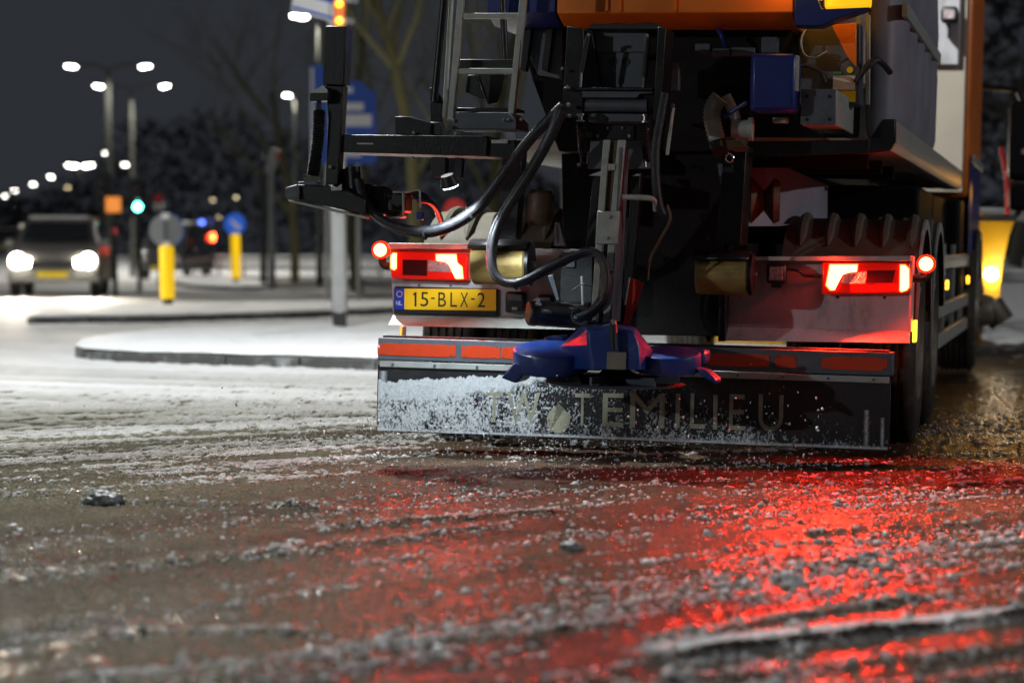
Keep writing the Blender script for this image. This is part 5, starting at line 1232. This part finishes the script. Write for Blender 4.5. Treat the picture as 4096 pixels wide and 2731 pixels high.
for (x0, y0, x1, y1) in ((1440, 735, 1480, 790), (1470, 745, 1545, 810), (1500, 790, 1580, 860), (1560, 770, 1620, 850), (1540, 845, 1600, 872)): bx("valve_block", x0, y0, x1, y1, -0.30, -0.16, 'plate_black', ar, 0.012)
c0, c1, c2, c3 = (1572, 768, -0.34), (1612, 770, -0.34), (1614, 866, -0.34), (1560, 872, -0.34); tb("wire_guard", [c0, c1, c2, c3], 0.006, 'alu', ar, 1, 8)
tb("wire_guard", [(1610, 770, -0.3), (1678, 758, -0.28), (1682, 830, -0.28)], 0.006, 'alu', ar, 1, 8); tb("wire_guard", [(1560, 810, -0.35), (1562, 840, -0.35)], 0.01, 'rust', ar, 1, 8)
bx("blue_fitting", 1664, 848, 1688, 880, -0.30, -0.26, 'blue_paint', ar)
tb("foot_pad", [(1385, 858, -0.40), (1452, 846, -0.40)], 0.010, 'red_plastic', ar, 1)
for o_ in (0, 14, 28): tb("feed_hose", [(1640 + o_, 775 + o_, -0.22), (1690 + o_, 780 + o_, -0.18), (1735 + o_ * 0.6, 820 + o_, -0.05), (1760 + o_ * 0.4, 880 + o_, 0.10), (1775, 930, 0.25)], 0.013, 'hose', ar)

# ---- hoses
HA = [(2250, 420), (2190, 480), (2105, 570), (2010, 695), (1905, 825), (1800, 895), (1690, 922), (1570, 900), (1482, 840), (1442, 768), (1432, 715)]
hh = empty("hose_loop"); hh.parent = T
tb("hose", [(x, y, -0.40 - 0.0 * i) for i, (x, y) in enumerate(HA)], 0.021, 'hose', hh, 8, 14)
tb("hose", [(x + 10, y + 16 if 2 < i < 9 else y + 6, -0.37) for i, (x, y) in enumerate(HA)], 0.017, 'hose', hh, 8, 14)
for (x_, y_) in ((2028, 672), (1700, 930), (1880, 850)):
    p = tp(x_, y_, -0.385); MB().lathe([(0.034, -0.006), (0.036, -0.006), (0.036, 0.006), (0.034, 0.006)], p, (1, 0, 0.6 if x_ > 1800 else 0.0), 18).build("cable_tie", 'plate_black', hh)
HB = [(2245, 440), (2212, 520), (2165, 610), (2095, 725), (2022, 840), (1978, 940), (1968, 1035), (1988, 1100), (2040, 1130), (2110, 1112), (2210, 1058), (2310, 1012), (2375, 1004), (2418, 1050), (2428, 1130), (2405, 1205), (2350, 1250), (2310, 1268)]
hb = empty("hose_bundle"); hb.parent = T
def strand(off, r, m, dl):
    pts = []
    for i, (x, y) in enumerate(HB): pts.append((x + off[0], y + off[1], -0.50 + dl))
    tb("hose", pts, r, m, hb, 8, 12)
strand((0, 0), 0.016, 'hose', 0.0); strand((-10, 10), 0.012, 'hose', 0.02); strand((10, 14), 0.010, 'alu_hose' if 'alu_hose' in M else 'hose', 0.03); strand((-18, 2), 0.008, 'hose', 0.05)
for (x_, y_, a_) in ((1972, 985, 0.0), (2062, 1135, 1.3), (2250, 1042, 1.0), (2120, 690, 0.6), (2432, 1085, 0.2)):
    p = tp(x_, y_, -0.48); MB().lathe([(0.027, -0.006), (0.029, -0.006), (0.029, 0.006), (0.027, 0.006)], p, (sin(a_), 0, cos(a_)), 18).build("cable_tie", 'plate_black', hb)
c_ = tp(2325, 1262, -0.46); cp = [c_ + Vector((0.046 * cos(t), 0.02 * sin(t * 0.5), 0.038 * sin(t))) for t in [2 * pi * i / 24 for i in range(25)]]
MB().tube(cp, 0.009, 8, False).build("hose_coil", 'hose', hb)
tb("thin_cable", [(2290, 1160, -0.2), (2330, 1138, -0.2), (2372, 1150, -0.2)], 0.003, 'hose', hb)

# ---- wheels, mudguards, side guards
def wheel(x0, x1, ly, z, out, front=False):
    w = abs(x1 - x0); s_ = 1 if x1 > x0 else -1; R_ = 0.515
    root = empty("wheel"); root.parent = T
    prof = [(0.30, 0.0), (0.36, -0.004), (R_ - 0.05, 0.0), (R_ - 0.012, 0.02), (R_, 0.045)]
    for i in range(5):
        b0 = 0.045 + (w - 0.09) * (i + 0.35) / 5; b1 = 0.045 + (w - 0.09) * (i + 0.65) / 5
        prof += [(R_, b0 - 0.006), (R_ - 0.014, b0), (R_ - 0.014, b1), (R_, b1 + 0.006)]
    prof += [(R_, w - 0.045), (R_ - 0.012, w - 0.02), (R_ - 0.05, w), (0.36, w + 0.004), (0.30, w)]
    MB().lathe(prof, (x0, ly, z), (s_, 0, 0), 56).build("tyre", 'tyre', root, ang=50)
    hx = w if not out else w
    dish = -0.12 if not front else 0.03
    MB().lathe([(0.305, w - 0.006), (0.29, w + 0.004), (0.275, w - 0.03), (0.25, w + dish), (0.14, w + dish), (0.13, w + dish + 0.06), (0.11, w + dish + 0.11), (0, w + dish + 0.12)], (x0, ly, z), (s_, 0, 0), 36).build("rim", 'rim', root)
    if out:
        for i in range(10):
            a_ = 2 * pi * i / 10; MB().cyl((x0 + s_ * (w + dish), ly + 0.19 * sin(a_), z + 0.19 * cos(a_)), (x0 + s_ * (w + dish + 0.035), ly + 0.19 * sin(a_), z + 0.19 * cos(a_)), 0.014, 6).build("wheel_nut", 'rim', root)
dzl = -2.2 * sin(TILT)
for ly in (1.42, 2.78):
    wheel(0.985, 1.285, ly, 0.515, True); wheel(0.64, 0.94, ly, 0.515, False)
    wheel(-0.985, -1.285, ly, 0.515 + dzl, True); wheel(-0.64, -0.94, ly, 0.515 + dzl, False)
wheel(0.97, 1.28, 9.25, 0.515, True, True); wheel(-0.97, -1.28, 9.25, 0.515 + dzl, True, True)
def mudguard(x0, x1, ly, z, R_=0.625):
    lo, hi = min(x0, x1), max(x0, x1); w = hi - lo
    g_ = MB().lathe([(R_ - 0.012, 0), (R_, 0.004), (R_, w - 0.004), (R_ - 0.012, w), (R_ - 0.016, w), (R_ - 0.016, 0)], (lo, ly, z), (1, 0, 0), 30, -1.35, 1.45).build("mudguard", 'guard', T)
    n = 5
    for i in range(n):
        xx = lo + w * (i + 0.5) / n; P = []
        for j in range(13):
            a_ = -0.9 + 1.6 * j / 12; P.append((xx + 0.02 * j / 12, ly - (R_ + 0.004) * sin(a_), z + (R_ + 0.004) * cos(a_)))
        MB().tube(P, [0.008] + [0.028] * 11 + [0.006], 8).build("rib", 'guard', g_)
    if hi > 0: MB().lathe([(R_ - 0.05, 0.0), (R_ + 0.004, 0.0), (R_ + 0.004, 0.012), (R_ - 0.05, 0.012)], (hi - 0.004 if hi > 0 else lo - 0.008, ly, z), (1, 0, 0), 30, -1.35, 1.45).build("edge", 'white_trim', g_)
    for xx in (lo + w * 0.25, lo + w * 0.78): MB().box((xx - 0.05, ly - R_ * 0.98, z + 0.20), (xx + 0.05, ly - R_ * 0.86, z + 0.34)).build("clip", 'rust', g_, 0.01)
for ly in (1.42, 2.78):
    mudguard(0.60, 1.30, ly, 0.535); mudguard(-1.30, -0.60, ly, 0.535)
mudguard(0.95, 1.30, 9.25, 0.535)
for zz in (0.43, 0.62, 0.93): MB().box((1.215, 3.75, zz - 0.045), (1.25, 8.35, zz + 0.045)).build("side_guard_rail", 'alu', T, 0.006)
for yy in (3.95, 5.3, 6.7, 8.1): MB().box((1.18, yy - 0.03, 0.38), (1.213, yy + 0.03, 1.05)).build("side_guard_post", 'alu', T, 0.004)
MB().box((0.75, 4.2, 0.45), (1.16, 7.8, 1.0)).build("fuel_tank", 'grey_steel', T, 0.08, seg=4)
for (yy, zz) in ((4.6, 0.78), (7.9, 0.78)): MB().box((1.252, yy, zz - 0.03), (1.268, yy + 0.12, zz + 0.03)).build("side_marker", 'amber_dim', T, 0.004)

# ---- cab, mirrors and plough
MB().box((-1.245, 8.0, 1.42), (1.245, 10.3, 3.6)).build("cab", 'orange_paint', T, 0.05, seg=3)
MB().box((-1.20, 7.965, 1.46), (1.20, 7.998, 3.55)).build("cab_back_wall", 'cream_paint', T, 0.01)
MB().box((-1.20, 7.93, 2.45), (1.15, 7.963, 3.5)).build("roof_spoiler_panel", 'white_paint', T, 0.02)
MB().box((1.246, 8.02, 0.98), (1.256, 10.2, 1.72)).build("side_panel", 'blue_paint', T, 0.01)
MB().box((-1.22, 7.2, 0.62), (1.22, 7.9, 1.40)).build("battery_box", 'chassis', T, 0.03)
MB().box((-1.2, 8.3, 0.7), (1.24, 10.2, 1.41)).build("cab_skirt", 'chassis', T, 0.02)
MB().box((1.257, 8.03, 1.70), (1.275, 10.2, 1.76)).build("side_trim", 'alu', T, 0.004)
cw = empty("cab_work_lamp"); cw.parent = T
bx("housing", 3762, 25, 3832, 92, 7.80, 7.92, 'plate_black', cw, 0.03); bx("lens", 3774, 38, 3820, 78, 7.785, 7.798, 'clear_lens', cw, 0.006)
bx("lamp_bracket", 3790, 90, 3800, 155, 7.86, 7.92, 'plate_black', cw)
mr_ = empty("mirror"); mr_.parent = T
MB().box((1.48, 10.2, 1.62), (1.72, 10.42, 2.32)).build("housing", 'plate_black', mr_, 0.06, seg=4); MB().box((1.495, 10.188, 1.68), (1.705, 10.199, 2.26)).build("glass", 'glass', mr_, 0.02)
MB().box((1.50, 10.15, 1.36), (1.74, 10.40, 1.60)).build("wide_angle_housing", 'plate_black', mr_, 0.05, seg=4)
MB().tube([(1.24, 10.3, 2.45), (1.55, 10.3, 2.42), (1.60, 10.3, 2.30)], 0.03, 10).build("arm", 'plate_black', mr_); MB().tube([(1.24, 10.3, 1.30), (1.55, 10.3, 1.30), (1.62, 10.3, 1.40)], 0.03, 10).build("arm", 'cream_paint', mr_)
MB().box((1.60, 10.18, 1.86), (1.66, 10.187, 1.90)).build("indicator", M['green_dim'] if 'green_dim' in M else 'sign_white', mr_)
plo = empty("snow_plough"); plo.parent = T
# curved moldboard: profile in (y,z), swept along x across the front
pf = []
for i in range(11):
    t = i / 10; pf.append((11.55 + 0.42 * (2 * t - 1) ** 2 + 0.10 * t, 0.10 + 1.02 * t))
vs = []; fs = []; n = len(pf)
for k_, xx in enumerate((-1.55, -0.8, 0, 0.7, 1.25)):
    for (y_, z_) in pf: vs.append((xx, y_ - 0.10 * xx, z_ + (0.06 * max(0, xx))))
for k_ in range(4):
    for i in range(n - 1): fs.append((k_ * n + i, k_ * n + i + 1, (k_ + 1) * n + i + 1, (k_ + 1) * n + i))
mo = MB().add(vs, fs).build("moldboard", 'plow_yellow', plo, ang=50); md = mo.modifiers.new("thick", 'SOLIDIFY'); md.thickness = 0.05
pr("end_plate", [(3909, 845), (3955, 858), (4064, 866), (4036, 945), (4012, 1060), (3998, 1195), (3934, 1195), (3927, 1060), (3924, 953)], 11.5, 11.56, 'plow_yellow', plo, 0.01)
p = tp(3964, 1097, 11.44); MB().lathe([(0, -0.05), (0.045, -0.04), (0.062, -0.02), (0.062, 0.05), (0, 0.05)], p, (0, 1, 0), 20).build("plough_reflector", 'reflector_glow', plo)  # glow put into a disc for the bright spot of a plough reflector
light("plough_fill_light", 'POINT', (p.x + 0.1, p.y - 0.25, p.z + 0.05), 7, (1.0, 0.85, 0.6), T, shadow_soft_size=0.06)  # added point light to brighten the plough end, no lamp here
tb("marker_pole", [(4004, 588, 11.5), (4022, 690, 11.5), (4030, 780, 11.5), (4028, 860, 11.5)], 0.022, 'marker_red', plo)
tb("support_wheel", [(3960, 1215, 11.6), (4010, 1290, 11.6)], 0.12, 'rubber', plo, 1, 16)
# amber glow of the side beacon on the cab
p = Vector((1.42, 9.4, 1.9)); MB().lathe([(0, 0), (0.05, 0), (0.05, 0.07), (0.03, 0.10), (0, 0.105)], p + Vector((-0.10, -1.30, 1.72)), (0, 0, 1), 16).build("cab_beacon", 'amber_on', T)
light("side_beacon_light", 'SPOT', (1.50, 9.2, 1.5), 26, (1.0, 0.45, 0.06), T, target=(2.7, 6.0, 0), spot_size=radians(85), spot_blend=1.0, shadow_soft_size=0.08)

# work light under the arm bracket, aimed at the spreading disc
wk = empty("spreader_work_light"); wk.parent = T
p = tp(1800, 742, -0.62)
MB().lathe([(0, 0.05), (0.030, 0.05), (0.045, 0.0), (0.042, -0.004), (0, -0.004)], p, (-0.25, -0.35, 1.0), 20).build("housing", 'plate_black', wk)
MB().lathe([(0, -0.012), (0.036, -0.008), (0.040, -0.005)], p, (-0.25, -0.35, 1.0), 20).build("lens", 'work_on', wk)
light("work_beam", 'SPOT', tuple(p + Vector((0.005, 0.0, -0.03))), 80, (0.80, 0.92, 1.0), T, target=tuple(tp(1960, 1600, -0.02)), spot_size=radians(100), spot_blend=0.7, shadow_soft_size=0.03)

# ================================================================== salt in the air
rs = np.random.RandomState(77); P = []
def spray(n, fx, fy, fl):
    for _ in range(n):
        p = TRUCK_POS + TRUCK_ROT @ tp(fx(), fy(), fl()); P.append((p.x, p.y, max(0.015, p.z)))
spray(300, lambda: rs.uniform(820, 1560), lambda: rs.normal(1740, 75), lambda: rs.uniform(-1.2, 0.3))
spray(430, lambda: rs.uniform(1500, 2300), lambda: rs.normal(1740, 95), lambda: rs.uniform(-1.3, -0.1))
spray(330, lambda: rs.uniform(2200, 3350), lambda: rs.normal(1800, 120), lambda: rs.uniform(-1.4, -0.2))
spray(150, lambda: rs.uniform(1300, 2700), lambda: rs.normal(2000, 110), lambda: rs.uniform(-2.2, -0.6))
P = np.array(P); R_ = np.clip(np.exp(rs.normal(-5.95, 0.45, len(P))), 0.0013, 0.0055)
el = np.stack([rs.uniform(0.6, 1.2, len(P)), rs.uniform(0.6, 1.2, len(P)), rs.uniform(0.9, 2.2, len(P))], -1)
so = lumps("salt_spray", P, R_, 8, 'snow_thin', 1.0, el); tag(so, "grains of road salt flying from the spreading disc", kind="stuff")
